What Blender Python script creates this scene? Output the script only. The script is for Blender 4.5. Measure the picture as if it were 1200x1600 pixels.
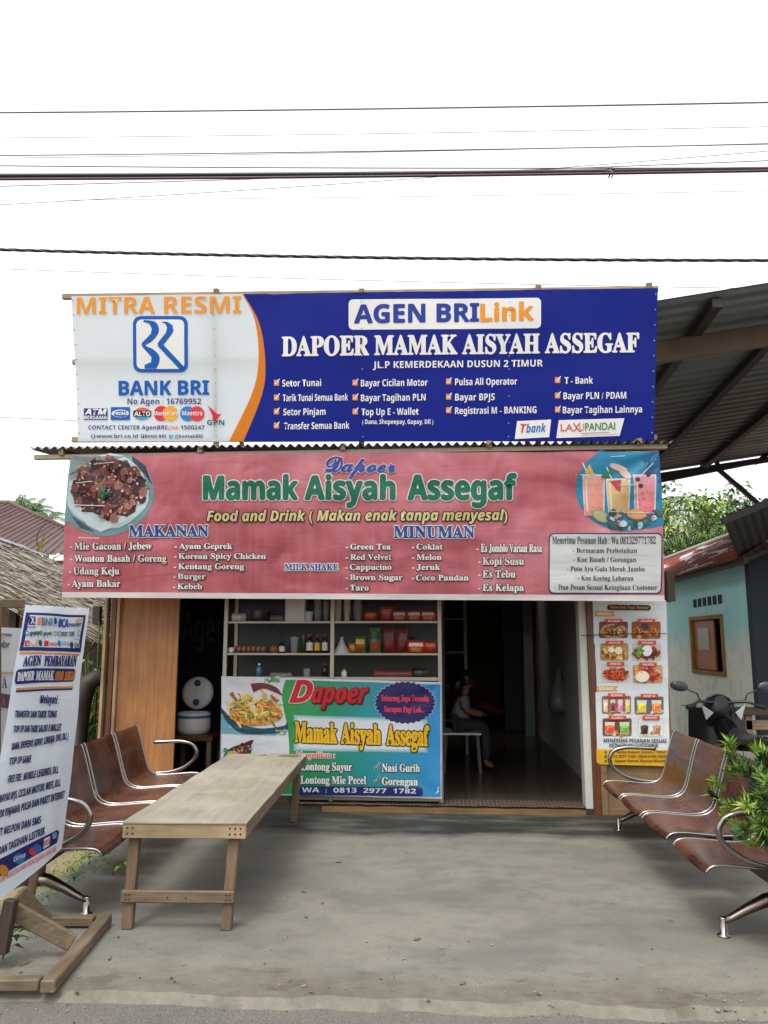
import bpy, bmesh, math, random
from mathutils import Vector, Matrix, noise
from mathutils.geometry import tessellate_polygon
R = math.radians
rnd = random.Random(7)
for o in list(bpy.data.objects): bpy.data.objects.remove(o)
SC = bpy.context.scene
COL = SC.collection

# ------------------------------------------------------------ camera, sky, sun, exposure
FPX, EYE = 1250.0, 1.55                      # focal length in photo pixels, eye height
PITCH, YAW = math.atan(202/1250), R(4.2)
cam = bpy.data.cameras.new('camera'); camo = bpy.data.objects.new('camera', cam); COL.objects.link(camo)
cam.sensor_fit = 'VERTICAL'; cam.sensor_height = 32.0; cam.lens = 32.0*FPX/1600
cam.clip_start = .05; cam.clip_end = 2000
camo.location = (0, 0, EYE); camo.rotation_euler = (R(90)+PITCH, 0, YAW)
SC.camera = camo
SUN_EL, SUN_AZ = R(62), R(200)               # azimuth: compass direction the sun stands in, clockwise from +Y
w = bpy.data.worlds.new('World'); SC.world = w; w.use_nodes = True
nt = w.node_tree; bg = nt.nodes['Background']
sky = nt.nodes.new('ShaderNodeTexSky'); sky.sky_type = 'NISHITA'; sky.sun_disc = False
sky.sun_elevation = SUN_EL; sky.sun_rotation = SUN_AZ; sky.air_density = 1.6; sky.dust_density = 7; sky.ozone_density = .6
hs = nt.nodes.new('ShaderNodeHueSaturation'); hs.inputs['Saturation'].default_value = .12
nt.links.new(sky.outputs[0], hs.inputs['Color']); cl = nt.nodes.new('ShaderNodeMix'); cl.data_type = 'RGBA'; cl.inputs[0].default_value = .55; cl.inputs[7].default_value = (3.55, 3.6, 3.68, 1)   # even white cloud deck
nt.links.new(hs.outputs[0], cl.inputs[6]); nt.links.new(cl.outputs[2], bg.inputs[0])
bg.inputs[1].default_value = .15
sl = bpy.data.lights.new('sun', 'SUN'); sl.energy = .5; sl.angle = R(14); sl.color = (1, .97, .92)
so = bpy.data.objects.new('sun', sl); COL.objects.link(so)
sd = Vector((math.sin(SUN_AZ)*math.cos(SUN_EL), math.cos(SUN_AZ)*math.cos(SUN_EL), math.sin(SUN_EL)))
so.rotation_euler = sd.to_track_quat('Z', 'Y').to_euler(); so.location = (0, -5, 30)
SC.view_settings.view_transform = 'Standard'; SC.view_settings.look = 'None'
SC.view_settings.exposure = 1.45; SC.view_settings.gamma = 1
SC.cycles.max_bounces = 10; SC.cycles.diffuse_bounces = 5; SC.cycles.glossy_bounces = 4; SC.cycles.transparent_max_bounces = 16
SC.cycles.caustics_reflective = False; SC.cycles.caustics_refractive = False
SC.cycles.use_denoising = True

# ------------------------------------------------------------ measuring: a photo pixel seen at a chosen depth
cp, sp, cy, sy = math.cos(PITCH), math.sin(PITCH), math.cos(YAW), math.sin(YAW)
def ray(u, v):
    x, y = (u-600)/FPX, (800-v)/FPX
    Y, Z = cp-sp*y, sp+cp*y
    return Vector((x*cy-Y*sy, x*sy+Y*cy, Z))
EYEV = Vector((0, 0, EYE))
def PY(u, v, Y): d = ray(u, v); return EYEV+d*(Y/d.y)
def PZ(u, v, Z): d = ray(u, v); return EYEV+d*((Z-EYE)/d.z)
def XU(u, v, Y): return PY(u, v, Y).x

# ------------------------------------------------------------ materials
def lin(c): return tuple((x/255/12.92 if x/255 <= .04045 else ((x/255+.055)/1.055)**2.4) for x in c)
MATS = {}
class NT:
    def __init__(s, name):
        s.m = bpy.data.materials.new(name); s.m.use_nodes = True; s.t = s.m.node_tree
        s.b = s.t.nodes['Principled BSDF']; s.out = s.t.nodes['Material Output']
        s.tc = s.t.nodes.new('ShaderNodeTexCoord')
    def n(s, ty, **kw):
        x = s.t.nodes.new(ty)
        for k, v in kw.items():
            if k in x.inputs: x.inputs[k].default_value = v
            else: setattr(x, k, v)
        return x
    def l(s, a, b): s.t.links.new(a, b)
    def co(s, scale=(1, 1, 1), which='Object', rot=(0, 0, 0)):
        mp = s.n('ShaderNodeMapping'); mp.inputs['Scale'].default_value = scale; mp.inputs['Rotation'].default_value = rot
        s.l(s.tc.outputs[which], mp.inputs[0]); return mp.outputs[0]
    def noise(s, sc, det=4, scale=(1, 1, 1), rough=.6, dist=0, rot=(0, 0, 0)):
        x = s.n('ShaderNodeTexNoise', Scale=sc, Detail=det, Roughness=rough, Distortion=dist); s.l(s.co(scale, rot=rot), x.inputs['Vector']); return x.outputs['Fac']
    def ramp(s, f, stops):
        r = s.n('ShaderNodeValToRGB'); e = r.color_ramp.elements
        while len(e) < len(stops): e.new(.5)
        for i, (p, c) in enumerate(stops): e[i].position = p; e[i].color = (*c, 1) if len(c) == 3 else c
        s.l(f, r.inputs[0]); return r.outputs[0]
    def mix(s, f, a, b, mode='MIX'):
        x = s.n('ShaderNodeMix', data_type='RGBA', blend_type=mode)
        for k, v in ((0, f), (6, a), (7, b)):
            if hasattr(v, 'links'): s.l(v, x.inputs[k])
            else: x.inputs[k].default_value = v if k == 0 else (*v, 1)
        return x.outputs[2]
    def col(s, c):
        if hasattr(c, 'links'): s.l(c, s.b.inputs['Base Color'])
        else: s.b.inputs['Base Color'].default_value = (*c, 1)
    def set(s, **kw):
        for k, v in kw.items():
            k = k.replace('_', ' ')
            if hasattr(v, 'links'): s.l(v, s.b.inputs[k])
            else: s.b.inputs[k].default_value = v
    def bump(s, f, strength=.3, dist=.01):
        b = s.n('ShaderNodeBump', Strength=strength, Distance=dist); s.l(f, b.inputs['Height'])
        if s.b.inputs['Normal'].links: s.l(s.b.inputs['Normal'].links[0].from_socket, b.inputs['Normal'])
        s.l(b.outputs[0], s.b.inputs['Normal'])

def plain(name, c, rough=.5, metal=0, var=.12, sc=6, spec=.5, bump=0):
    if name in MATS: return MATS[name]
    k = NT(name); c = lin(c)
    f = k.noise(sc, 5)
    k.col(k.mix(f, tuple(x*(1-var) for x in c), tuple(min(1, x*(1+var)) for x in c)))
    k.set(Roughness=rough, Metallic=metal); k.b.inputs['Specular IOR Level'].default_value = spec
    if bump: k.bump(k.noise(sc*12, 3), bump, .004)
    MATS[name] = k.m; return k.m
def wood(name, c1, c2, axis=0, sc=3, rough=.7, knots=True, grime=.5):
    if name in MATS: return MATS[name]
    k = NT(name); s = [22, 22, 22]; s[axis] = 1.2
    g = k.noise(sc, 6, s, .65, .6)
    c = k.ramp(g, [(.25, lin(c1)), (.5, tuple((a+b)/2 for a, b in zip(lin(c1), lin(c2)))), (.75, lin(c2))])
    d = k.ramp(k.noise(2.2, 6), [(.35, (1, 1, 1)), (.7, (1-grime,)*3)])
    k.col(k.mix(1, c, d, 'MULTIPLY')); k.set(Roughness=rough)
    k.bump(g, .35, .004); MATS[name] = k.m; return k.m
# real-world paints, metals and timber
W_TIMBER = wood('weathered_timber', (84, 70, 54), (132, 114, 90), 0)
W_TIMBER_Y = wood('weathered_timber_y', (84, 70, 54), (132, 114, 90), 1)
W_TIMBER_Z = wood('weathered_timber_z', (84, 66, 48), (128, 106, 80), 2)
W_TOP = wood('grey_plywood', (160, 146, 116), (186, 172, 140), 1, 1.2, .75, grime=.3)
W_PALE = wood('pale_batten', (136, 114, 84), (170, 148, 116), 0)
W_PALE_Z = wood('pale_batten_z', (136, 112, 80), (176, 150, 114), 2)
W_ORANGE = wood('varnished_plywood', (128, 80, 40), (168, 116, 66), 2, 1.4, .5, grime=.35)
W_BROWN = wood('brown_varnish', (74, 40, 20), (112, 64, 32), 2, 2, .4)
W_PANEL = wood('raw_plywood', (104, 82, 52), (134, 108, 72), 0, 1.4, .7, grime=.45)
W_DARK = wood('dark_timber', (40, 30, 22), (66, 50, 38), 2)
CHROME = plain('chrome', (140, 136, 132), .2, 1, .2, 20)
CAST = plain('brushed_metal', (116, 106, 98), .32, 1, .3, 14)
BLACK = plain('black_paint', (22, 22, 24), .35)
ALU = plain('aluminium', (150, 145, 134), .4, .5, .1)
WHITEP = plain('white_plastic', (224, 224, 220), .35, 0, .04)
DARKP = plain('dark_plastic', (16, 16, 18), .3, 0, .2)
RUBBER = plain('rubber', (14, 14, 14), .8)
STEEL = plain('rusty_steel', (84, 68, 54), .75, 0, .6, 5)
DARKSTEEL = plain('dark_steel', (26, 24, 23), .6, 0, .3, 9)

# ------------------------------------------------------------ mesh builder
class MB:
    def __init__(s): s.v = []; s.f = []; s.m = []; s.s = []
    def add(s, vs, fs, mi=0, sm=False):
        b = len(s.v); s.v += [Vector(v) for v in vs]
        for f in fs: s.f.append([b+i for i in f]); s.m.append(mi); s.s.append(sm)
        return s
    def beam(s, a, b, wd, h, mi=0, up=(0, 0, 1), taper=1):
        a, b = Vector(a), Vector(b); d = (b-a).normalized(); up = Vector(up)
        if abs(d.dot(up)) > .95: up = Vector((0, 1, 0))
        x = d.cross(up).normalized(); u = x.cross(d)
        vs = []
        for p, t in ((a, 1), (b, taper)):
            for i, j in ((-1, -1), (1, -1), (1, 1), (-1, 1)): vs.append(p+x*(i*wd/2*t)+u*(j*h/2*t))
        return s.add(vs, [(0, 3, 2, 1), (4, 5, 6, 7), (0, 1, 5, 4), (1, 2, 6, 5), (2, 3, 7, 6), (3, 0, 4, 7)], mi)
    def box(s, lo, hi, mi=0):
        x0, y0, z0 = lo; x1, y1, z1 = hi
        return s.add([(x0, y0, z0), (x1, y0, z0), (x1, y1, z0), (x0, y1, z0), (x0, y0, z1), (x1, y0, z1), (x1, y1, z1), (x0, y1, z1)],
                     [(0, 3, 2, 1), (4, 5, 6, 7), (0, 1, 5, 4), (1, 2, 6, 5), (2, 3, 7, 6), (3, 0, 4, 7)], mi)
    def tube(s, pts, r, n=8, mi=0, cap=True, flat=1):
        pts = [Vector(p) for p in pts]; m = len(pts); rs = r if isinstance(r, (list, tuple)) else [r]*m
        b = len(s.v); pu = None
        for i, p in enumerate(pts):
            d = (pts[min(i+1, m-1)]-pts[max(i-1, 0)]).normalized()
            if pu is None: pu = Vector((0, 0, 1)) if abs(d.z) < .9 else Vector((1, 0, 0))
            x = d.cross(pu).normalized(); u = x.cross(d).normalized(); pu = u
            for k in range(n):
                a = 2*math.pi*k/n; s.v.append(p+x*(math.cos(a)*rs[i])+u*(math.sin(a)*rs[i]*flat))
        for i in range(m-1):
            for k in range(n):
                s.f.append([b+i*n+k, b+i*n+(k+1) % n, b+(i+1)*n+(k+1) % n, b+(i+1)*n+k]); s.m.append(mi); s.s.append(True)
        if cap:
            s.f.append([b+k for k in range(n)][::-1]); s.m.append(mi); s.s.append(False)
            s.f.append([b+(m-1)*n+k for k in range(n)]); s.m.append(mi); s.s.append(False)
        return s
    def lathe(s, prof, c, n=16, mi=0, M=None):
        c = Vector(c); b = len(s.v)
        for r, z in prof:
            for k in range(n):
                a = 2*math.pi*k/n; p = Vector((r*math.cos(a), r*math.sin(a), z)); s.v.append(c+(M @ p if M else p))
        for i in range(len(prof)-1):
            for k in range(n):
                s.f.append([b+i*n+k, b+i*n+(k+1) % n, b+(i+1)*n+(k+1) % n, b+(i+1)*n+k]); s.m.append(mi); s.s.append(True)
        return s
    def ball(s, c, r, mi=0, n=10, m=7, jit=0, M=None):
        c = Vector(c); r = Vector(r) if not isinstance(r, (int, float)) else Vector((r, r, r)); b = len(s.v)
        for i in range(m+1):
            t = math.pi*i/m
            for k in range(n):
                a = 2*math.pi*k/n; d = Vector((math.sin(t)*math.cos(a), math.sin(t)*math.sin(a), math.cos(t)))
                q = 1+(jit*noise.noise(d*2.3+c*3) if jit else 0)
                p = Vector((d.x*r.x, d.y*r.y, d.z*r.z))*q; s.v.append(c+(M @ p if M else p))
        for i in range(m):
            for k in range(n):
                s.f.append([b+i*n+k, b+(i+1)*n+k, b+(i+1)*n+(k+1) % n, b+i*n+(k+1) % n]); s.m.append(mi); s.s.append(True)
        return s
    def grid(s, fn, nu, nv, mi=0, sm=True):
        b = len(s.v)
        for j in range(nv+1):
            for i in range(nu+1): s.v.append(Vector(fn(i/nu, j/nv)))
        for j in range(nv):
            for i in range(nu):
                q = b+j*(nu+1)+i; s.f.append([q, q+1, q+nu+2, q+nu+1]); s.m.append(mi); s.s.append(sm)
        return s
    def leaf(s, p, d, nrm, ln, wd, mi=0, droop=.15):
        d = Vector(d).normalized(); x = d.cross(Vector(nrm))
        if x.length < 1e-3: x = d.cross(Vector((1, .3, .2)))
        x.normalize(); u = x.cross(d); p = Vector(p)
        m = p+d*(ln*.45)+u*(ln*droop*.5)
        return s.add([p, m+x*(wd/2)-u*wd*.15, p+d*ln-u*(ln*droop), m-x*(wd/2)-u*wd*.15, m], [(0, 1, 4), (1, 2, 4), (2, 3, 4), (3, 0, 4)], mi)
    def prism(s, pts, off, mi=0):
        """closed outline pts (3-D, planar) pushed along off"""
        pts = [Vector(p) for p in pts]; off = Vector(off); n = len(pts)
        tr = tessellate_polygon([pts]); b = len(s.v)
        s.v += pts+[p+off for p in pts]
        for t in tr:
            s.f.append([b+i for i in t]); s.f.append([b+n+i for i in t][::-1]); s.m += [mi]*2; s.s += [False]*2
        for i in range(n):
            j = (i+1) % n; s.f.append([b+i, b+j, b+n+j, b+n+i]); s.m.append(mi); s.s.append(False)
        return s
    def build(s, name, mats, parent=None, bevel=0, at=None, fix=True):
        if not isinstance(mats, (list, tuple)): mats = [mats]
        org = W[root(parent).name] if parent else Vector(at if at is not None else (0, 0, 0))
        me = bpy.data.meshes.new(name); me.from_pydata([v-org for v in s.v], [], s.f)
        for m in mats: me.materials.append(m)
        me.polygons.foreach_set('material_index', s.m); me.polygons.foreach_set('use_smooth', s.s)
        me.update()
        if fix or bevel:
            bm = bmesh.new(); bm.from_mesh(me)
            if fix: bmesh.ops.recalc_face_normals(bm, faces=bm.faces)
            if bevel:
                es = [e for e in bm.edges if len(e.link_faces) == 2 and e.calc_face_angle(0) > .6 and not all(f.smooth for f in e.link_faces)]
                bmesh.ops.bevel(bm, geom=es, offset=bevel, segments=1, affect='EDGES', clamp_overlap=True)
            bm.to_mesh(me); bm.free()
        o = bpy.data.objects.new(name, me); COL.objects.link(o)
        if parent: o.parent = parent
        else: o.location = org; W[o.name] = org
        return o
W = {}
def root(o):
    while o.parent: o = o.parent
    return o
def tag(o, label=None, cat=None, group=None, kind=None):
    for k, v in (('label', label), ('category', cat), ('group', group), ('kind', kind)):
        if v: o[k] = v
    return o
def thing(name, label, cat, loc, group=None):
    o = bpy.data.objects.new(name, None); COL.objects.link(o); o.location = loc; o.empty_display_size = .1
    W[o.name] = Vector(loc); return tag(o, label, cat, group)
def copy_tree(o, parent=None):
    c = o.copy(); COL.objects.link(c)
    if parent: c.parent = parent
    for ch in list(o.children): copy_tree(ch, c)
    return c
def place(o, loc, rz=0): o.location = loc; o.rotation_euler = (0, 0, rz); return o

# ------------------------------------------------------------ printed sheets: cloth, print and lettering in ONE mesh
GL = {}
CV = {'B': (0x1D5D4, 0x1D5EE, 0x1D7EC), 'I': (0x1D63C, 0x1D656, 0x1D7EC), 'S': (0x1D400, 0x1D41A, 0x1D7CE), 'C': (0x1D4D0, 0x1D4EA, 0x1D7CE), 'r': None}
def glyphs(txt, st, res=3):
    k = (txt, st, res)
    if k in GL: return GL[k]
    m = CV[st]; o = ''
    for c in txt:
        if m and 'A' <= c <= 'Z': o += chr(m[0]+ord(c)-65)
        elif m and 'a' <= c <= 'z': o += chr(m[1]+ord(c)-97)
        elif m and c.isdigit(): o += chr(m[2]+ord(c)-48)
        else: o += c
    cu = bpy.data.curves.new('g', 'FONT'); cu.body = o; cu.resolution_u = res
    ob = bpy.data.objects.new('g', cu); me = ob.to_mesh()
    vs = [(v.co.x, v.co.y) for v in me.vertices]; fs = [tuple(p.vertices) for p in me.polygons]
    ob.to_mesh_clear(); bpy.data.objects.remove(ob); bpy.data.curves.remove(cu)
    GL[k] = (vs, fs); return GL[k]
def cap_h(st):
    v, _ = glyphs('H', st); return max(p[1] for p in v)
def ink(c, style='vinyl', k=1.0):
    key = ('ink', tuple(c), style, round(k, 3))
    if key in MATS: return MATS[key]
    m = NT('print_%s_%02x%02x%02x' % (style, *[int(x) for x in c]))
    b = tuple(min(.85, x*k*.8) for x in lin(c))
    b = tuple(x*.94 for x in b)
    rough, bs = {'vinyl': (.42, .35), 'faded': (.38, .5), 'loose': (.45, .6), 'poster': (.5, .35), 'letter': (.42, .35)}[style]
    # faded and dusty ink: slightly uneven in patches that belong to the sheet
    f = m.noise(1.1, 5, (1, 1, 2)); lo = .9 if style != 'faded' else .86
    m.col(m.mix(m.ramp(f, [(.3, (0, 0, 0)), (.7, (1, 1, 1))]), tuple(x*lo for x in b), b))
    m.set(Roughness=rough); m.b.inputs['Specular IOR Level'].default_value = .35
    a = m.noise(2.2, 3, (1.0, 1, .45), .5, .8)
    m.bump(a, bs, .05 if style in ('faded', 'loose') else .02)
    if style in ('faded', 'poster', 'loose'): m.bump(m.noise(7, 2, (.35, 1, 2.4), .5, .4, (0, R(12), 0)), .25, .02)
    if style in ('vinyl', 'faded', 'loose'):                                     # thin printed cloth: some sky light comes through, battens show as dark lines
        tl_ = m.n('ShaderNodeBsdfTranslucent'); tl_.inputs[0].default_value = (*[min(.9, x*1.15) for x in b], 1); mx_ = m.n('ShaderNodeMixShader'); mx_.inputs[0].default_value = .3
        m.l(m.b.outputs[0], mx_.inputs[1]); m.l(tl_.outputs[0], mx_.inputs[2]); m.l(mx_.outputs[0], m.out.inputs[0])
    MATS[key] = m.m; return m.m
class Sheet:
    def __init__(s, P, style='vinyl', k=1.0, maxlen=10, step=.0026):
        s.P, s.style, s.k, s.maxlen, s.step = P, style, k, maxlen, step
        s.mb = MB(); s.mats = []; s.ix = {}
    def mi(s, c, lay=0):
        top = s.style == 'vinyl' and lay >= 1.9
        m = c if isinstance(c, bpy.types.Material) else ink(c, 'letter' if top else s.style, s.k*(1.22 if top else 1))
        if m.name not in s.ix: s.ix[m.name] = len(s.mats); s.mats.append(m)
        return s.ix[m.name]
    def tris(s, pts, fs, c, lay, cut=True):
        mi = s.mi(c, lay)
        if cut:
            L = s.maxlen
            big = any(math.hypot(pts[f[i]][0]-pts[f[i-1]][0], pts[f[i]][1]-pts[f[i-1]][1]) > L for f in fs for i in range(len(f)))
            if big:
                bm = bmesh.new(); vv = [bm.verts.new((p[0], p[1], 0)) for p in pts]
                for f in fs:
                    try: bm.faces.new([vv[i] for i in f])
                    except ValueError: pass
                for _ in range(6):
                    es = [e for e in bm.edges if e.calc_length() > L]
                    if not es: break
                    bmesh.ops.subdivide_edges(bm, edges=es, cuts=1)
                    bmesh.ops.triangulate(bm, faces=[f for f in bm.faces if len(f.verts) > 3])
                bm.verts.index_update()
                pts = [(v.co.x, v.co.y) for v in bm.verts]; fs = [[v.index for v in f.verts] for f in bm.faces]; bm.free()
        fs = [f if sum(pts[f[i-1]][0]*pts[f[i]][1]-pts[f[i]][0]*pts[f[i-1]][1] for i in range(len(f))) < 0 else tuple(f)[::-1] for f in fs]   # one winding for the whole print
        s.mb.add([s.P(p[0], p[1], lay*s.step) for p in pts], fs, mi, True)
    def poly(s, pts, c, lay=1):
        tr = tessellate_polygon([[Vector((p[0], p[1], 0)) for p in pts]]); s.tris(pts, [tuple(t) for t in tr], c, lay)
    def quadgrid(s, q, nu, nv, c, lay=0):
        (a, b, cc, d) = q; pts = []
        for j in range(nv+1):
            for i in range(nu+1):
                u, v = i/nu, j/nv
                pts.append(tuple((a[k]*(1-u)+b[k]*u)*(1-v)+(d[k]*(1-u)+cc[k]*u)*v for k in (0, 1)))
        s.tris(pts, [(j*(nu+1)+i, j*(nu+1)+i+1, (j+1)*(nu+1)+i+1, (j+1)*(nu+1)+i) for j in range(nv) for i in range(nu)], c, lay, False)
    def ell(s, cx, cy_, rx, ry, c, lay=1, n=20, rot=0, jag=0, a0=0, a1=2*math.pi):
        pts = []
        for i in range(n):
            a = a0+(a1-a0)*i/(n if a1-a0 > 6.28 else n-1); q = 1+(rnd.uniform(-jag, jag) if jag else 0)
            x, y = rx*math.cos(a)*q, ry*math.sin(a)*q
            pts.append((cx+x*math.cos(rot)-y*math.sin(rot), cy_+x*math.sin(rot)+y*math.cos(rot)))
        s.poly(pts, c, lay)
    def rr(s, x0, y0, x1, y1, r, c, lay=1, sl=0, n=4):
        pts = []
        for cx, cy_, a in ((x1-r, y0+r, -90), (x1-r, y1-r, 0), (x0+r, y1-r, 90), (x0+r, y0+r, 180)):
            for i in range(n+1):
                t = R(a+90*i/n); x = cx+r*math.cos(t); pts.append((x, cy_+r*math.sin(t)+(x-x0)*sl))
        s.poly(pts, c, lay)
    def line(s, pts, wd, c, lay=1):
        for (x0, y0), (x1, y1) in zip(pts, pts[1:]):
            l = math.hypot(x1-x0, y1-y0) or 1; nx, ny = -(y1-y0)/l*wd/2, (x1-x0)/l*wd/2
            s.poly([(x0+nx, y0+ny), (x1+nx, y1+ny), (x1-nx, y1-ny), (x0-nx, y0-ny)], c, lay)
    def text(s, t, st, x0, x1, yb, cap, c, lay=3, yb1=None, shear=0, out=None, bold=0, arc=0):
        vs, fs = glyphs(t, st, 3 if cap < 16 else 6)
        a, b = min(p[0] for p in vs), max(p[0] for p in vs); ch = cap_h(st); yb1 = yb if yb1 is None else yb1
        def put(dx, dy, col, l):
            pts = []
            for p in vs:
                q = (p[0]-a)/(b-a); x = x0+(x1-x0)*q+p[1]/ch*cap*shear+dx
                pts.append((x, yb+(yb1-yb)*q-p[1]/ch*cap+dy+arc*(q-.5)**2))
            s.tris(pts, fs, col, l)
        if out:
            wd, oc = out[0], out[1]; n = 8
            for i in range(n): put(wd*math.cos(2*math.pi*i/n)+(out[2] if len(out) > 2 else 0), wd*math.sin(2*math.pi*i/n)+(out[3] if len(out) > 2 else 0), oc, lay+.04*i)
            lay += 1
        put(0, 0, c, lay+.02)
        if bold:
            for i, (dx, dy) in enumerate(((bold, 0), (-bold, 0), (0, bold), (0, -bold))): put(dx, dy, c, lay+.06+.04*i)
    def scatter(s, n, area, pal, size, lay=2, asp=(.5, 1), inside=None, jag=.25, nn=8, rot=None):
        x0, y0, x1, y1 = area
        for i in range(n):
            for _ in range(30):
                x, y = rnd.uniform(x0, x1), rnd.uniform(y0, y1)
                if not inside or inside(x, y): break
            r = rnd.uniform(*size)
            s.ell(x, y, r, r*rnd.uniform(*asp), rnd.choice(pal), lay+i*.04, nn, rnd.uniform(0, 3.14) if rot is None else rnd.gauss(rot, .3), jag)
    def build(s, name, parent=None, **kw):
        return s.mb.build(name, s.mats, parent, fix=False, **kw)
def plane_P(Yb, zb, Yt, zt, disp=None):
    k = (Yt-Yb)/(zt-zb); nrm = Vector((0, -1, k)).normalized()
    def P(px, py, off=0):
        d = ray(px, py); p = EYEV+d*((Yb+k*(EYE-zb))/(d.y-k*d.z))
        return p+nrm*(off+(disp(px, py) if disp else 0))
    return P
def smooth_n(x, y, sx, sy, seed=0): return noise.noise(Vector((x/sx, y/sy, seed*7.3)))

# ============================================================ THE SETTING
F = 7.7                                       # distance of the shop front
# materials of the ground
k = NT('concrete_slab')
f1 = k.noise(.8, 9, rough=.62); f2 = k.noise(6, 9, (.9, 1.3, 1), .7); f3 = k.noise(90, 4, rough=.7); f4 = k.noise(330, 2)
c = k.ramp(f1, [(.3, lin((104, 102, 93))), (.5, lin((117, 115, 105))), (.7, lin((126, 123, 111)))])
c = k.mix(k.ramp(f2, [(.38, (.4,)*3), (.52, (0,)*3)]), c, lin((88, 86, 78)))
c = k.mix(k.ramp(k.noise(2.6, 9, (.9, 1.3, 1), .68), [(.52, (0,)*3), (.7, (.5,)*3)]), c, lin((124, 119, 107)))
c = k.mix(k.ramp(k.noise(1.5, 8, (.8, 1.2, 1), .66), [(.48, (0,)*3), (.62, (.55,)*3)]), c, lin((86, 88, 84)))
c = k.mix(k.ramp(f3, [(.34, (.45,)*3), (.5, (0,)*3)]), c, lin((74, 72, 66)))
c = k.mix(k.ramp(f4, [(.36, (.5,)*3), (.5, (0,)*3), (.66, (0,)*3)]), c, lin((66, 64, 58)))
c = k.mix(k.ramp(k.noise(24, 5, (.7, 1.4, 1), .6), [(.69, (0,)*3), (.73, (.7,)*3)]), c, lin((66, 62, 54)))
# damp, mossy band washed out of the doorway; sandy broken lip at the road
sx = k.n('ShaderNodeSeparateXYZ'); k.l(k.tc.outputs['Object'], sx.inputs[0])
def band(node, sock, stops, sc, amt):
    a = node.n('ShaderNodeMath', operation='MULTIPLY_ADD'); node.l(node.noise(sc, 6), a.inputs[0]); a.inputs[1].default_value = amt; node.l(sock, a.inputs[2])
    m = node.n('ShaderNodeMapRange'); m.inputs[1].default_value, m.inputs[2].default_value = stops; node.l(a.outputs[0], m.inputs[0]); return m.outputs[0]
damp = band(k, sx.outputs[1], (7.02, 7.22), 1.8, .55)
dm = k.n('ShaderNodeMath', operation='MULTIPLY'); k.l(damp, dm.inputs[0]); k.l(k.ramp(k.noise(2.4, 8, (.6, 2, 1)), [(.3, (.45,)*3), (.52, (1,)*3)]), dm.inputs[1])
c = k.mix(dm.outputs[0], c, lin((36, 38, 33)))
sand = band(k, sx.outputs[1], (4.33, 4.12), 3.5, .45)
c = k.mix(k.ramp(sand, [(0, (0,)*3), (1, (.6,)*3)]), c, k.ramp(k.noise(14, 6), [(.3, lin((72, 66, 54))), (.7, lin((104, 95, 78)))]))
lipm = band(k, sx.outputs[1], (4.75, 4.4), 2.2, .9)
lm_ = k.n('ShaderNodeMath', operation='MULTIPLY'); k.l(lipm, lm_.inputs[0]); k.l(k.ramp(k.noise(4.2, 8, (.8, 2.2, 1), .7), [(.55, (0,)*3), (.6, (.7,)*3)]), lm_.inputs[1]); c = k.mix(lm_.outputs[0], c, lin((78, 71, 57)))
vc = k.n('ShaderNodeTexVoronoi', feature='DISTANCE_TO_EDGE', Scale=1.1); wv_ = k.n('ShaderNodeVectorMath', operation='MULTIPLY_ADD'); nv_ = k.n('ShaderNodeTexNoise', Scale=3.5, Detail=6); k.l(k.co(), nv_.inputs['Vector']); k.l(nv_.outputs['Color'], wv_.inputs[0]); wv_.inputs[1].default_value = (.7,)*3; k.l(k.co(), wv_.inputs[2]); k.l(wv_.outputs[0], vc.inputs['Vector'])
cm_ = k.n('ShaderNodeMath', operation='MULTIPLY'); k.l(k.ramp(vc.outputs['Distance'], [(.002, (1,)*3), (.007, (0,)*3)]), cm_.inputs[0]); k.l(k.ramp(k.noise(1.1, 3), [(.52, (0,)*3), (.6, (.45,)*3)]), cm_.inputs[1])
c = k.mix(cm_.outputs[0], c, lin((56, 53, 47)))
k.col(c); k.set(Roughness=k.ramp(f1, [(.3, (.5,)*3), (.7, (.75,)*3)])); k.bump(f2, .12, .006); k.bump(f3, .25, .003); k.bump(f4, .3, .0015); M_SLAB = k.m
k = NT('asphalt'); v = k.n('ShaderNodeTexVoronoi', Scale=230); k.l(k.co(), v.inputs['Vector'])
c = k.ramp(v.outputs['Color'], [(.2, lin((70, 68, 64))), (.55, lin((90, 87, 82))), (.9, lin((112, 108, 102)))])
c = k.mix(k.ramp(k.noise(1.3, 6), [(.4, (0,)*3), (.7, (.45,)*3)]), c, lin((108, 102, 92)))
k.col(c); k.set(Roughness=.85); k.bump(v.outputs['Distance'], .5, .006); M_ASPH = k.m
k = NT('earth'); c = k.ramp(k.noise(1.2, 8), [(.3, lin((92, 78, 58))), (.55, lin((128, 112, 86))), (.75, lin((86, 92, 52)))])
k.col(c); k.set(Roughness=.9); k.bump(k.noise(9, 6), .5, .03); M_EARTH = k.m
k = NT('dark_tile'); b = k.n('ShaderNodeTexBrick', offset=0, squash=1, Scale=1); b.inputs['Brick Width'].default_value = .4; b.inputs['Row Height'].default_value = .4
b.inputs['Mortar Size'].default_value = .006; b.inputs['Color1'].default_value = (*lin((78, 70, 60)), 1); b.inputs['Color2'].default_value = (*lin((70, 62, 54)), 1); b.inputs['Mortar'].default_value = (*lin((40, 36, 32)), 1)
k.l(k.co(), b.inputs['Vector']); k.col(b.outputs[0]); k.set(Roughness=.22); M_TILE = k.m

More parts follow.
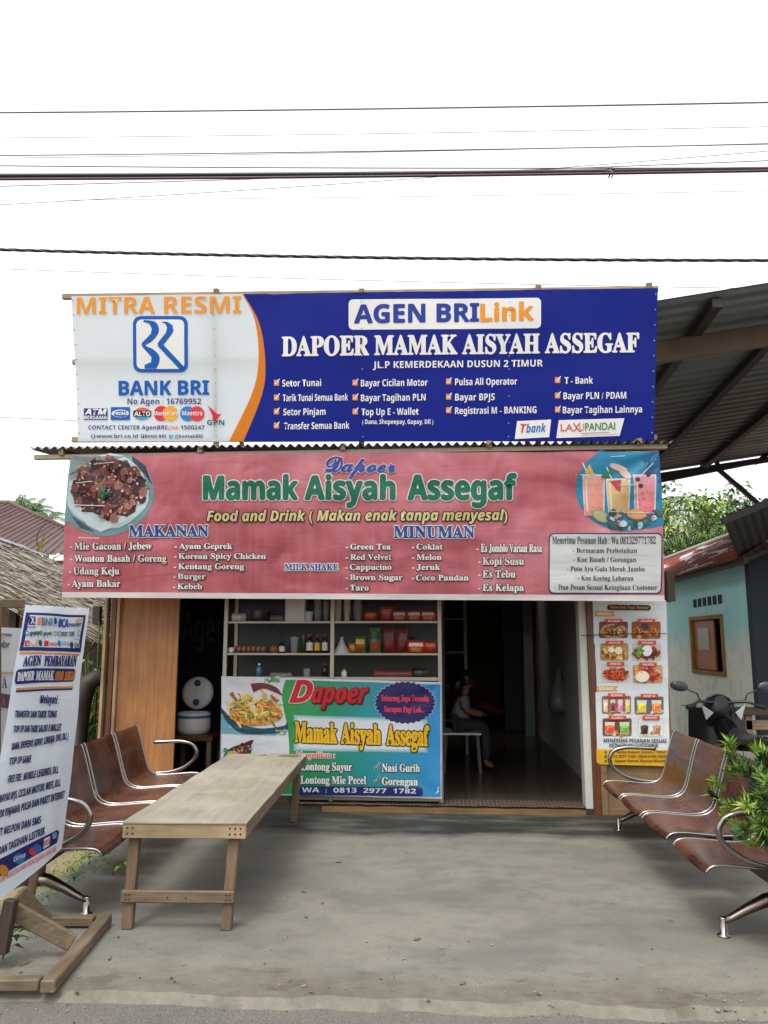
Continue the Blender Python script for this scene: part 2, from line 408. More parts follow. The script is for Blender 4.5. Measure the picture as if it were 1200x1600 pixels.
def struct(name, mb, m, **kw): return tag(mb.build(name, m, **kw), kind='structure')
struct('ground', MB().add([(-600, -400, -.06), (600, -400, -.06), (600, 900, -.06), (-600, 900, -.06)], [(0, 1, 2, 3)]), M_EARTH)
struct('road', MB().add([(-60, -5, -.035), (60, -5, -.035), (60, 3.86, -.035), (-60, 3.86, -.035)], [(0, 1, 2, 3)]), M_ASPH)
mb = MB(); pts = []
for i in range(121):
    x = -2.55+6.4*i/120; pts.append((x, 3.74+.035*smooth_n(x, 0, .5, 1, 1)+.02*smooth_n(x, 0, .09, 1, 2)+.012*x))
lo = [(p[0], p[1], -.05) for p in pts]; hi = [(p[0], p[1]+.07+.03*smooth_n(p[0], 0, .2, 1, 5), 0) for p in pts]; n = len(pts)
mb.add(lo+hi, [(i, i+1, n+i+1, n+i) for i in range(n-1)])
def slabz(x, y): return 0
mb.add(hi+[(3.85, F+.02, 0), (-2.55, F+.02, 0)], [list(range(n+2))])
struct('porch_floor', mb, M_SLAB)
struct('bounce_yard', MB().add([(3.86, 3.88, -.03), (14, 3.88, -.03), (14, 20, -.03), (2.1, 20, -.03), (2.1, F+.03, -.03), (3.86, F+.03, -.03)], [(0, 1, 2, 3, 4, 5)]), plain('bounce_cement', (186, 182, 170), .8, 0, .2, 2))  # pale ground added to bounce light onto the turquoise house

mb = MB()
for i in range(900):
    x = rnd.uniform(-2.6, 3.9); y = 3.83+rnd.gauss(0, .05) if rnd.random() < .6 else rnd.uniform(3.2, 4.5); z = -.034 if y < 3.8 else (-.01 if y < 3.88 else .001); r_ = rnd.uniform(.002, .006)*(1.5 if rnd.random() < .1 else 1)
    mb.ball((x, y, z+r_*.4), (r_*1.2, r_, r_*.7), rnd.choice((0, 0, 1)), 6, 4)
tag(mb.build('gravel', [plain('grit', (128, 120, 106), .9), plain('dark_grit', (72, 68, 62), .9)]), 'loose grit scattered along the broken edge between slab and road', 'gravel', kind='stuff')

# ------------------------------------------------------------ the shop itself
shop = thing('shop_building', 'wooden food stall with plywood front and low tin roof under the banners', 'shop', (-.6, F, 0))
XL, XR = -3.27, 2.07
DARKWALL = plain('dim_painted_wall', (92, 88, 78), .8, 0, .15, 3)
PLASTER = plain('white_plaster', (176, 176, 168), .8, 0, .12, 4, bump=.2)
OLIVE = plain('olive_wall', (120, 108, 66), .8, 0, .15, 3)
def part(name, lo, hi, m, bevel=0, parent=shop): return MB().box(lo, hi).build(name, m, parent, bevel)
part('floor', (XL+.02, F-.005, -.04), (XR-.02, 16.8, .06), M_TILE)
wl = part('side_wall', (XL, F+.05, 0), (XL+.04, 16.8, 3.3), W_BROWN); part('side_wall', (XR-.04, F+.05, 0), (XR, 16.8, 3.3), plain('bounce_white', (200, 198, 188), .85, 0, .12, 2))  # right wall's unseen white is made up, to bounce light onto the house
part('rear_wall', (XL+.04, 16.6, .06), (XR-.04, 16.68, 3.1), DARKWALL)
part('ceiling', (XL+.04, F+.06, 3.1), (XR-.04, 12.3, 3.14), W_BROWN); part('ceiling', (XL+.04, 12.65, 3.1), (XR-.04, 16.6, 3.14), W_BROWN)   # made-up gap, added to let daylight into the back room
part('partition', (XL+.04, 9.7, .06), (-1.35, 9.76, 3.1), plain('dark_inner_wall', (34, 34, 38), .8)); part('partition', (1.5, F+.1, .06), (1.56, 16.6, 3.1), PLASTER)  # left partition in a plain dark grey
part('header_board', (XL+.05, F+.01, 2.02), (XR-.05, F+.05, 3.28), W_PANEL)
# left front: studs and varnished sheet
x0, x1 = XU(184, 1050, F), XU(276, 1050, F)
part('plywood_panel', (x0, F+.005, .02), (x1, F+.03, 2.02), W_ORANGE, .002)
for u, wd, m in ((162, .028, W_PALE_Z), (182, .03, W_PALE_Z), (173, .05, W_BROWN)):
    x = XU(u, 1050, F); part('stud', (x-wd/2, F-.03 if m is W_PALE_Z else F-.004, 0), (x+wd/2, F+.06, 2.6), m, .003)
# right front: white jamb, brown post, raw plywood on a batten frame
xa, xb, xc, xd = XU(909, 1100, F), XU(921, 1100, F), XU(935, 1100, F), XU(1045, 1100, F)
part('door_jamb', (xa, F-.01, .0), (xb, F+.16, 2.02), PLASTER, .004)
part('door_post', (xb, F-.03, 0), (xc-.012, F+.05, 2.02), W_BROWN, .004)
part('plywood_panel', (xc, F, .02), (xd, F+.02, 2.02), W_PANEL, .002)
for lo, hi in (((xc-.01, F-.025, 0), (xc+.05, F-.002, 2.0)), ((xd-.045, F-.025, 0), (xd+.006, F-.002, 2.0)), ((xc+.052, F-.022, .0), (xd-.047, F-.003, .06)), ((xc+.052, F-.022, .5), (xd-.047, F-.003, .54))):
    part('batten', lo, hi, W_PANEL, .003)
mb = MB(); xs, xe = XU(503, 1263, F-.04), XU(916, 1268, F-.04)
up = [(xs+(xe-xs)*i/40, F-.04, .045+.008*smooth_n(i, 0, 3, 1, 3)) for i in range(41)]
mb.prism([(xs, F-.04, .0), *up, (xe, F-.04, .0)], (0, .03, 0)); mb.build('sill_board', wood('yellowed_board', (96, 72, 40), (136, 104, 58), 0), shop)
part('step', (XL+.1, F-.012, 0), (XR-.1, F-.004, .055), W_DARK)
# inner doorway: pale post, folded brown door
xp = PY(828, 1100, 13.3).x
part('inner_jamb', (xp-.07, 13.3, .06), (xp+.07, 13.48, 3.05), plain('pale_post', (150, 158, 152), .7))
fd = MB()
for i in range(3):
    x = xp+.1+i*.085; fd.box((x, 12.9+.03*(i % 2), .08), (x+.07, 12.95+.03*(i % 2), 3.0)); 
    for z in (.5, 1.3, 2.2, 2.8): fd.tube([(x+.078, 12.9, z), (x+.078, 12.9, z+.1)], .012, 6, 1)
fd.build('folding_door', [plain('folding_door_brown', (128, 84, 52), .5), CAST], shop, .004)
dd = PY(806, 1050, 13.4).x
part('rear_door', (dd-.16, 13.9, .07), (dd+.2, 13.95, 2.6), plain('black_brown_door', (30, 22, 18), .5), .004)
part('wall_panel', (PY(735, 1050, 16.5).x, 16.55, .07), (PY(792, 1050, 16.5).x, 16.595, 3.0), OLIVE)
# tin roof: wavy sheets, low in front
def roofz(y): return 3.36+.10*(y-7.15)
mb = MB(); x0r, x1r = PY(46, 700, 7.15).x, PY(1054, 692, 7.15).x; N = 74*6
k = NT('weathered_zinc'); f = k.noise(2.5, 7, (1, .3, 1))
k.col(k.ramp(f, [(.3, lin((104, 98, 92))), (.55, lin((132, 130, 126))), (.75, lin((96, 74, 58)))])); k.set(Roughness=.5, Metallic=.5); M_ZINC = k.m
for dz in (0, .004):
    
    for ya, yb in ((7.15, 12.3), (12.65, 16.9)): mb.grid(lambda u, v: (x0r+(x1r-x0r)*u, ya+(yb-ya)*v, roofz(ya+(yb-ya)*v)-.045*u+dz+.017*math.cos(u*74*2*math.pi)), N, 1)  # roof left open over the added ceiling gap
rf = mb.build('roof', M_ZINC, shop)
MB().box((x0r+.02, 7.2, 3.268), (x1r-.05, 7.25, 3.31)).build('fascia', plain('cream_paint', (150, 142, 124), .6, 0, .15, 8), rf, .003)
for i in range(5):
    x = x0r+.3+(x1r-x0r-.6)*i/4; MB().beam((x, 7.17, 3.33), (x, 13.5, 3.9), .045, .06).build('rafter', W_PALE, rf)
part('eave_box', (PY(1042, 905, 7.9).x, 7.9, 1.93), (PY(1054, 905, 7.9).x, 8.1, 2.22), W_DARK)
# wire tied across the front of the menu board
tag(MB().tube([PY(908, 993, F-.06), PY(980, 990, F-.062), PY(1042, 990, F-.06)], .004, 6).build('wire', BLACK, at=PY(980, 990, F-.06)), 'dark wire stretched across the menu poster from the door jamb', 'wire')

# ------------------------------------------------------------ the billboard above the roof
NAVY, ORNG, WHT, BRI = (14, 38, 152), (240, 144, 46), (228, 236, 247), (10, 88, 172)
def bb_disp(px, py):
    d = 0
    for bx in (335, 565, 797): d -= .008*math.exp(-((px-bx)/15)**2)
    return d+.02*smooth_n(px, py, 170, 120, 1)+.008*smooth_n(px, py, 60, 90, 4)
BBP = plane_P(7.3, 3.45, 6.93, 4.9, bb_disp)
def BBQ(px, py, back): return plane_P(7.3+back, 3.45, 6.93+back, 4.9)(px, py)
bill = thing('billboard', 'large white and blue banking agent billboard on wooden battens above the tin roof', 'billboard', BBQ(575, 690, .05))
S = Sheet(BBP, 'vinyl', 1.2)
q = [(112, 463), (1028, 450), (1022, 690), (122, 690)]
S.quadgrid(q, 90, 26, WHT, 0)
def cat(pts, n=6):
    o = []
    P = [pts[0]]+list(pts)+[pts[-1]]
    for i in range(1, len(P)-2):
        for j in range(n):
            t = j/n; a = [P[i-1+m] for m in range(4)]
            o.append(tuple(.5*((2*a[1][z])+(-a[0][z]+a[2][z])*t+(2*a[0][z]-5*a[1][z]+4*a[2][z]-a[3][z])*t*t+(-a[0][z]+3*a[1][z]-3*a[2][z]+a[3][z])*t**3) for z in (0, 1)))
    return o+[tuple(pts[-1])]
outer = cat([(380, 459.3), (405, 505), (414.6, 567), (409, 617), (380, 690)]); inner = cat([(379, 459.3), (398, 500), (404, 560), (394, 613), (357, 690)])
S.poly([(1028, 450)]+[(380+648*(1-i/20), 459.3-9.3*(1-i/20)) for i in range(1, 20)]+outer+[(1022, 690)], NAVY, 1); S.poly(outer+inner[::-1], ORNG, 1.5)
for bx, s_ in ((335, 0), (565, .0), (797, .0)):
    for i in range(11): y = 472+i*21; S.ell(bx+(y-462)*(.02 if bx < 600 else -.02)*.6, y, 1.1, 1.1, (150, 150, 160), 7, 6)
for i in range(10): S.ell(116+i*1.0, 470+i*23, 1.2, 1.2, (120, 120, 126), 7, 6); S.ell(1024-i*.7, 460+i*24, 1.2, 1.2, (150, 150, 160), 7, 6)
S.text('MITRA', 'B', 121, 243, 491, 26, ORNG, 3, 490); S.text('RESMI', 'B', 257, 377, 490, 26, ORNG, 3, 489)
S.rr(208, 494, 294, 582, 12, BRI, 2); S.rr(213.5, 499.5, 288.5, 576.5, 8, WHT, 2.6)
# the two interlocked strokes of the bank's mark
S.poly(cat([(226, 500), (243, 503), (249, 514), (246, 524), (237, 534), (228, 540), (240, 546), (249, 556), (249, 566), (244, 576)])+[(226, 576)]+[(226, 570), (236, 566), (237, 558), (222, 541), (222, 536), (236, 522), (238, 514), (234, 506), (224, 503)], BRI, 3.2)
S.poly([(252, 503), (262, 503), (270, 508), (272, 517), (268, 524), (256, 539), (289, 574), (281, 577), (247, 541), (247, 536), (260, 520), (262, 512), (259, 506)], BRI, 3.4)
S.text('BANK BRI', 'B', 185.5, 326, 617.5, 22, BRI, 3, 616.5, bold=.5)
S.text('No Agen : 16769952', 'B', 199, 314, 631.5, 9, (44, 60, 124), 3)
S.rr(131, 638, 168, 656, .5, (44, 52, 132), 2); S.text('ATM', 'I', 133, 167, 647.5, 8.5, WHT, 3.4, bold=.3); S.text('BERSAMA', 'B', 132, 167.5, 655, 5.5, WHT, 3.4)
S.rr(173, 636, 203, 656.5, 1, (30, 88, 170), 2); S.ell(188, 646, 13.5, 6, WHT, 2.4); S.ell(188.5, 646.3, 12.2, 5, (30, 88, 170), 2.8); S.text('PRIMA', 'I', 176.5, 200, 648.5, 5, WHT, 3.4)
S.ell(222, 646.5, 14, 10, (220, 90, 60), 2); S.ell(222, 646.5, 13.5, 9.5, (50, 150, 190), 2.3, a0=.1, a1=3.04); S.rr(208, 641.5, 236.5, 651, 1, (26, 26, 34), 2.6); S.text('ALTO', 'B', 210, 235, 650, 7, WHT, 3.4)
S.ell(252, 646, 12, 12, (204, 50, 66), 2); S.ell(266, 646, 12, 12, (238, 162, 60), 2.3); S.text('MasterCard', 'B', 241, 278, 649, 6.5, WHT, 3.4)
S.ell(293, 646.5, 12, 12, (28, 128, 196), 2); S.ell(307, 646.5, 12, 12, (214, 60, 78), 2.3); S.text('Maestro', 'B', 284.5, 316, 649, 7, WHT, 3.4)
for i in range(5): S.poly([(334+i*1.6, 655-i*1.2), (323+i*3.0, 632+i*2.6), (338+i*1.2, 651)], (208, 40, 64), 2+.1*i)
S.poly([(332, 648), (346, 647), (342, 650), (338, 656), (331, 656)], (208, 40, 64), 2.8)
S.text('GPN', 'B', 323, 350, 664, 8, (44, 78, 100), 3)
S.text('CONTACT CENTER AgenBRI', 'B', 138.5, 261, 671, 6.4, (40, 50, 120), 3); S.text('Link', 'B', 262, 279, 671, 6.4, (226, 128, 80), 3); S.text('1500247', 'B', 282, 319, 671, 6.4, (40, 50, 120), 3)
S.ell(146, 681.5, 3.6, 3.6, (60, 90, 150), 2); S.ell(146, 681.5, 2.2, 2.8, WHT, 2.4); S.line([(142.5, 681.5), (149.5, 681.5)], .8, (60, 90, 150), 2.8)
S.text('www.bri.co.id', 'B', 151, 216, 684, 5.5, (40, 50, 120), 3); S.rr(220.5, 678, 226, 684.5, .6, (30, 60, 140), 2); S.text('f', 'B', 222, 225, 683.6, 5, WHT, 3)
S.text('BANK BRI', 'B', 227.5, 260, 684, 5, (40, 50, 120), 3); S.poly([(264, 678), (267, 680.5), (271, 678), (270, 683), (266, 686), (264, 684)], (60, 170, 220), 2); S.text('@kontakBRI', 'B', 273, 316.5, 684, 5.2, (40, 50, 120), 3)
S.rr(545, 468, 845, 515.5, 7, WHT, 2, -.008); S.text('AGEN BRI', 'B', 554, 748, 505, 28, (36, 56, 146), 3, 502, bold=.8); S.text('Link', 'B', 751, 833, 502.5, 27, ORNG, 3, 500, bold=.8)
S.text('DAPOER MAMAK AISYAH ASSEGAF', 'S', 441, 998, 556, 29, (240, 240, 244), 3, 549.5, bold=1.0)
S.text('JL.P KEMERDEKAAN DUSUN 2 TIMUR', 'B', 583, 848, 575.5, 10.5, (236, 238, 244), 3, 572.5)
for bx, rows in ((432, [('Setor Tunai', 441, 502, 604), ('Tarik Tunai Semua Bank', 442, 544, 627), ('Setor Pinjam', 443, 509, 649), ('Transfer Semua Bank', 444, 546, 671)]),
                 (555, [('Bayar Cicilan Motor', 564, 668, 604), ('Bayar Tagihan PLN', 564, 665, 627), ('Top Up E - Wallet', 565, 654, 649)]),
                 (701, [('Pulsa All Operator', 711, 808, 602), ('Bayar BPJS', 711, 773, 626), ('Registrasi M - BANKING', 711, 838, 647)]),
                 (871, [('T - Bank', 882, 926, 600), ('Bayar PLN / PDAM', 880, 978, 624), ('Bayar Tagihan Lainnya', 879, 1003, 646)])):
    for t, a, b, y in rows:
        S.text(t, 'B', a, b, y, 10.5, (236, 238, 244), 3, y-(b-a)*.012)
        S.rr(bx-4, y-10.5, bx+4, y-1.5, .8, (238, 140, 80), 2); S.line([(bx-2.4, y-6), (bx-.6, y-3.6), (bx+4.6, y-12)], 1.5, (250, 240, 236), 3)
S.text('( Dana, Shopeepay, Gopay, Dll )', 'B', 566, 677, 662.5, 7, (236, 238, 244), 3)
S.poly([(808, 658), (861, 655.5), (858, 683), (804.5, 686)], WHT, 2); S.text('T', 'I', 813, 823, 676, 14, (238, 96, 40), 3); S.text('bank', 'I', 822, 853, 676, 13, (30, 100, 180), 3, 674.5)
S.poly([(873, 656.5), (975.5, 653.5), (968, 681), (869, 684.5)], WHT, 2); S.text('LA', 'r', 876, 895, 673.5, 11, (220, 90, 60), 3, bold=.2); S.text('U', 'r', 905, 912, 673, 11, (240, 140, 40), 3, bold=.2)
S.line([(896, 661), (901, 669), (896, 674)], 1.6, (180, 40, 60), 3); S.line([(906, 661), (900, 668), (907, 675)], 1.6, (180, 40, 60), 3); S.text('PANDAI', 'r', 914, 961, 672.5, 11, (50, 130, 60), 3, 671, bold=.2)
S.line([(908, 677), (952, 675.5)], .9, (150, 120, 110), 3); S.line([(908, 680), (966, 678)], .7, (170, 170, 170), 3)
S.build('banner', bill)
fr = MB()
for bx, top in ((338, 451), (565, 451), (841, 445), (1014, 442)):
    a, b = BBQ(bx, 700, .05), BBQ(bx, top, .05); MB().beam(a, b, .05, .04).build('upright', W_PALE_Z, bill, .003)
for (ua, va), (ub, vb), ln in (((98, 464), (1028, 452), 0), ((114, 566), (1024, 560), 0), ((113, 687), (1026, 684), 0)):
    MB().beam(BBQ(ua, va, .1), BBQ(ub, vb, .1), .04, .05).build('rail', W_PALE, bill, .003)
for bx in (330, 841):
    a = BBQ(bx, 470, .13); MB().beam(a, (a.x, 8.6, roofz(8.6)+.02), .04, .04).build('brace', W_PALE, bill)

# ------------------------------------------------------------ the long red banner hanging off the eave
def rb_disp(px, py):
    t = max(0, min(1, (py-705)/230)); top = max(0, 1-t*3)
    d = .035*t*smooth_n(px, py*.4, 130, 150, 2)+.02*t*smooth_n(px, py, 46, 400, 6)+.012*smooth_n(px, py, 90, 30, 9)
    for cx_, cy_ in ((110, 711), (1028, 705)):
        r_ = math.hypot(px-cx_, py-cy_); d += .016*min(1, r_/60)*math.exp(-r_/170)*math.sin(math.atan2(py-cy_, abs(px-cx_)+1)*9)
    return d+.012*top*math.sin(px/20.)+.03*math.sin(math.pi*t)
RBP = plane_P(7.2, 1.93, 7.17, 3.28, rb_disp)
S = Sheet(RBP, 'faded', 1.05, 11)
k = NT('faded_sheen_red_print')
f = k.noise(1.0, 4, (.7, 1, .7), .55); g = k.noise(3.2, 3, (6, 1, .12), .5)
c = k.ramp(f, [(.3, lin((146, 60, 70))), (.5, lin((176, 94, 104))), (.72, lin((202, 142, 150)))])  # faded ink, with the cloth's whitish sheen painted in as the palest tone
c = k.mix(k.ramp(g, [(.45, (0,)*3), (.8, (.25,)*3)]), c, lin((190, 134, 144)))  # pale upright streaks: sheen of the wrinkled cloth put into the colour
k.col(c); k.set(Roughness=.36); tl_ = k.n('ShaderNodeBsdfTranslucent'); k.l(c, tl_.inputs[0]); mx_ = k.n('ShaderNodeMixShader'); mx_.inputs[0].default_value = .3; k.l(k.b.outputs[0], mx_.inputs[1]); k.l(tl_.outputs[0], mx_.inputs[2]); k.l(mx_.outputs[0], k.out.inputs[0]); k.b.inputs['Specular IOR Level'].default_value = .4
k.bump(k.noise(1.5, 2, (1.0, 1, .8), .5, .8, (0, R(35), 0)), .9, .09); k.bump(k.noise(3, 2, (.5, 1, 1.8), .5, .8, (0, R(24), 0)), .3, .03); k.bump(k.noise(16, 2, (.6, 1, 2), .5, .4), .08, .01); RED = k.m
def sag(x): return 2.2*math.sin((x-97)/941*math.pi*3.0)*.6
S.quadgrid([(110, 711), (1028, 705), (1038, 938), (97, 932)], 110, 34, RED, 0)
S.quadgrid([(97.4, 925), (1037.6, 930.5), (1038.2, 939.5), (96.8, 933.5)], 110, 2, (228, 226, 226), 1)
# chicken dish, upper left
def inL(x, y): return (x-166)**2/75**2+(y-770)**2/72**2 < 1 and x > 104
arc = [(166+76*math.cos(a), 770+68*math.sin(a)) for a in [R(-62+i*8) for i in range(30)]]
arc = [(x, y) for x, y in arc if x > 103]
S.poly([(110.5, 712)]+[(202, 711)]+arc+[(103.5, 824)], (120, 158, 166), 1)
S.poly([(206, 712), (228, 728), (240, 760), (226, 740), (208, 726)], (40, 60, 84), 1.5); S.poly([(114, 806), (140, 824), (150, 832), (128, 826)], (74, 88, 100), 1.5)
S.poly([(max(x, 112-(y-711)*.06), y) for x, y in [(170+64*math.cos(i*.25)*(1+.04*math.sin(i*7)), 768+58*math.sin(i*.25)*(1+.04*math.cos(i*5))) for i in range(25)]], (200, 220, 222), 2)
S.poly([(116, 795), (140, 822), (160, 832), (200, 815), (226, 780), (190, 812), (160, 818)], (216, 230, 230), 2.6)
def inM(x, y): return ((x-172)/57)**2+((y-764)/48)**2 < 1
S.ell(172, 764, 55, 47, (70, 42, 46), 2.8, 24, 0, .1); S.poly([(113, 714), (196, 713), (176, 720), (140, 732), (112, 752)], (134, 150, 146), 2.7); S.line([(112, 742), (140, 724), (158, 714)], 2, (70, 72, 66), 2.9)
S.scatter(120, (116, 716, 228, 812), [(138, 80, 72), (112, 60, 58), (150, 94, 84), (84, 48, 54), (66, 40, 48), (168, 114, 100), (124, 66, 62)], (3.5, 8.5), 3.1, (.6, 1), inM, .3)
S.scatter(150, (120, 718, 224, 810), [(64, 36, 40), (180, 126, 110), (220, 180, 160), (206, 150, 136), (90, 48, 52), (232, 205, 190)], (.7, 2.4), 8, (.5, 1), inM, .3)
for i in range(26):
    a = rnd.uniform(0, 6.28); l = rnd.uniform(5, 13); S.line([(167, 773), (167+l*math.cos(a), 773+l*math.sin(a))], 1.6, rnd.choice([(26, 110, 76), (50, 140, 96), (20, 86, 60)]), 14.2+i*.02)
for a, b in (((122, 756), (150, 754)), ((118, 790), (168, 792)), ((128, 841), (160, 842)), ((150, 727), (182, 724))): S.line([a, b], 1.3, (226, 220, 214), 15.4)
# drinks, upper right
arc = [(974+75*math.cos(a), 764+66*math.sin(a)) for a in [R(82+i*8) for i in range(22)]]
pr = [(1029, 706), (1034.6, 822)]+[(1016, 826)]+arc+[(930, 706)]
S.poly(pr, (40, 138, 176), 1)
S.poly([(1000, 706), (1029, 706), (1032, 760), (1012, 742)], (36, 96, 150), 1.4)
for x, w_, y0, y1, c1, c2, le in ((927, 34, 742, 806, (236, 196, 176), (228, 130, 116), 0), (965, 36, 748, 802, (232, 206, 150), (206, 164, 110), 0), (1006, 34, 742, 803, (232, 190, 196), (226, 112, 120), 1)):
    S.poly([(x-w_/2-1, y0), (x+w_/2+1, y0), (x+w_/2-1, y1), (x-w_/2+2, y1)], (222, 228, 230), 2); S.poly([(x-w_/2+1, y0+4), (x+w_/2-1, y0+4), (x+w_/2-3, y1-2), (x-w_/2+4, y1-2)], c1, 2.4)
    S.poly([(x-w_/2+3, y0+30), (x+w_/2-2, y0+22), (x+w_/2-3, y1-2), (x-w_/2+5, y1-2)], c2, 2.8); S.line([(x-w_/2+5, y0+8), (x-w_/2+7, y1-6)], 2, (240, 226, 216), 3.2)
    for i in range(8):
        for j in range(5):
            f_, g_ = (i+rnd.uniform(-.3, .3))/7, (j+rnd.uniform(-.2, .2))/4; m_ = max(0, min(1, .25+.5*g_+.35*(f_-.5))); ww = w_/2-3-g_*2
            S.ell(x-ww+2*ww*max(0, min(1, f_))*.96, y0+8+(y1-y0-12)*max(.02, min(.96, g_)), 3.2, 8, tuple(int(a*(1-m_)+b*m_+rnd.uniform(-8, 8)) for a, b in zip(c1, c2)), 2.9+.005*(i*5+j), 8, 0, .2)
    S.line([(x-8, y0+4), (x-18 if le == 0 else x+14, y0-18)], 1.6, (238, 240, 240), 3.4)
S.poly([(912, 740), (920, 726), (928, 742)], (232, 176, 80), 3.6); S.poly([(952, 752), (970, 750), (968, 770), (962, 766)], (190, 60, 70), 3.6); S.ell(966, 731, 15, 5, (232, 200, 196), 3.6, 12, .3); S.ell(976, 740, 12, 6, (228, 190, 180), 3.8, 10, .8)
for x, y in ((995, 750), (1000, 760), (1012, 742), (948, 743), (954, 738), (943, 745)): S.ell(x, y, 4, 3.6, (128, 40, 58) if x > 970 else (60, 130, 70), 4, 9)
S.ell(937, 807, 15, 9, (150, 160, 130), 4, 16, .5); S.ell(937, 807, 12.5, 7, (196, 190, 150), 4.3, 16, .5); S.ell(993, 805, 17, 9, (150, 96, 70), 4, 16, .1); S.ell(993, 804, 15, 7.5, (224, 170, 110), 4.3, 16, .1)
S.scatter(40, (948, 800, 1030, 828), [(40, 80, 70), (150, 200, 214), (220, 150, 140), (50, 110, 90), (90, 96, 100), (200, 224, 230)], (2.5, 6), 4.6, (.5, 1), lambda x, y: ((x-974)/72)**2+((y-764)/64)**2 < 1 and not (975 < x < 1010 and y < 814), .2)
for a, b in (((905, 743), (930, 742)), ((966, 759), (996, 759)), ((950, 800), (1020, 803)), ((954, 714), (976, 713))): S.line([a, b], 1.0, (200, 214, 216), 7)
WO = (238, 236, 232)
S.text('Dapoer', 'C', 509, 617, 738, 23, (58, 74, 160), 3, shear=.1, out=(2.2, (216, 206, 216)), bold=1.0)
S.text('Mamak', 'B', 320, 466, 781, 36, (8, 112, 84), 3, out=(3.0, WO), bold=1.6); S.text('Aisyah', 'B', 478, 617, 781, 36, (8, 112, 84), 3, out=(3.0, WO), bold=1.6); S.text('Assegaf', 'B', 638, 806, 781, 37, (8, 112, 84), 3, out=(3.0, WO), bold=1.6)
S.text('Food and Drink ( Makan enak tanpa menyesal)', 'I', 325, 792, 815, 16, (226, 212, 150), 3, 813.5, out=(1.9, (40, 34, 34)), bold=.3)
S.text('MAKANAN', 'S', 205, 327, 839.5, 17, (34, 84, 158), 3, 838.5, out=(1.9, WO), bold=.6); S.text('MINUMAN', 'S', 616, 741, 841, 18, (34, 84, 158), 3, out=(1.9, WO), bold=.6)
S.text('MILK SHAKE', 'S', 446, 529, 891, 9.5, (34, 84, 158), 3, out=(1.6, WO), bold=.2)
OUT = (1.3, (70, 48, 54))
for t, a, b, y, cp_ in (('Mie Gacoan / Jebew', 119, 240, 859, 10.5), ('Wonton Basah / Goreng', 118, 262, 878, 10.5), ('Udang Keju', 116, 188, 897.5, 10.5), ('Ayam Bakar', 113, 189, 917, 10.5),
    ('Ayam Geprek', 282, 364, 858, 8.5), ('Korean Spicy Chicken', 281, 416, 873.5, 8.5), ('Kentang Goreng', 280, 382, 889.5, 8.5), ('Burger', 279, 322, 905, 8.5), ('Kebeb', 278, 316, 920.5, 8.5),
    ('Green Tea', 548, 611, 859, 8.5), ('Red Velvet', 548, 612, 875, 8.5), ('Cappucino', 547, 612, 890.5, 8.5), ('Brown Sugar', 547, 629, 906.5, 8.5), ('Taro', 547, 576, 922.5, 8.5),
    ('Coklat', 651, 692, 859, 8.5), ('Melon', 651, 690, 875, 8.5), ('Jeruk', 651, 688, 890.5, 8.5), ('Coco Pandan', 650, 732, 907, 8.5),
    ('Es Jomblo Varian Rasa', 751, 846, 863, 12.5), ('Kopi Susu', 754, 818, 882.5, 11), ('Es Tebu', 754, 805, 902.5, 11), ('Es Kelapa', 754, 818, 923.5, 11)):
    S.text(t, 'S', a, b, y, cp_, (238, 234, 228), 3, out=OUT, bold=.25); S.line([(a-7, y-cp_*.32), (a-3.4, y-cp_*.32)], 1.8, (238, 234, 228), 3)
S.rr(856.5, 833.5, 1033, 928, 8, (70, 62, 110), 1.6, .001); S.rr(858.5, 835.5, 1031, 926, 7, (224, 228, 226), 2, .001)
for t, a, b, y, cp_ in (('Menerima Pesanan Hub : Wa 081329771782', 862, 1022, 850, 11), ('- Bermacam Perbotuhan', 894, 994, 864, 7.5), ('- Kue Basah / Gorengan', 895, 993, 878, 7.5), ('- Putu Ayu Gula Merah Jumbo', 885, 1006, 892.5, 7.5), ('- Kue Kering Lebaran', 902, 989, 907, 7.5), ('- Dan Pesan Sesuai Keinginan Customer', 866, 1026, 921.5, 8)):
    S.text(t, 'S', a, b, y, cp_, (56, 54, 58), 3.4, y+.4)
o = S.build('banner', at=RBP(570, 936)+Vector((0, .02, 0)))
tag(o, 'long faded red menu banner hanging from the eave of the stall', 'banner')

# ============================================================ DISPLAY CABINET, ITS BANNER AND ITS GOODS
CY0, CY1 = F+.06, F+.5                        # cabinet front and back
def cxz(u, v, Y=None): p = PY(u, v, Y or CY0+.2); return p.x, p.z
cabx0, cabx1 = XU(352, 1000, CY0), XU(687, 1000, CY0); cz = [PY(520, v, CY0).z for v in (972, 1022, 1059)]
cab = thing('display_cabinet', 'aluminium and glass snack cabinet standing behind the green food banner', 'cabinet', ((cabx0+cabx1)/2, CY0+.2, .06))
mid = XU(519, 1000, CY0)
mb = MB()
for x in (cabx0, mid, cabx1): mb.box((x-.019, CY0, .07), (x+.019, CY0+.035, 2.35))
for x in (cabx0, cabx1): mb.box((x-.019, CY1-.035, .07), (x+.019, CY1, 2.35))
for z in (2.33, cz[2]-.01, .1):
    for a, b in ((cabx0, mid), (mid, cabx1)): mb.box((a+.02, CY0+.002, z-.018), (b-.02, CY0+.03, z+.018))
mb.build('frame', ALU, cab, .003)
for z in cz[:2]:
    for a, b in ((cabx0, mid), (mid, cabx1)):
        sh = MB().box((a+.02, CY0+.032, z-.004), (b-.02, CY1-.04, z+.004)).build('shelf', plain('shelf_board', (96, 92, 86), .4), cab); MB().box((a+.02, CY0+.004, z-.011), (b-.02, CY0+.03, z+.009)).build('shelf_edge', ALU, sh, .002)
MB().box((cabx0+.02, CY0+.034, .1), (cabx1-.02, CY1-.04, .14)).build('cabinet_floor', ALU, cab)
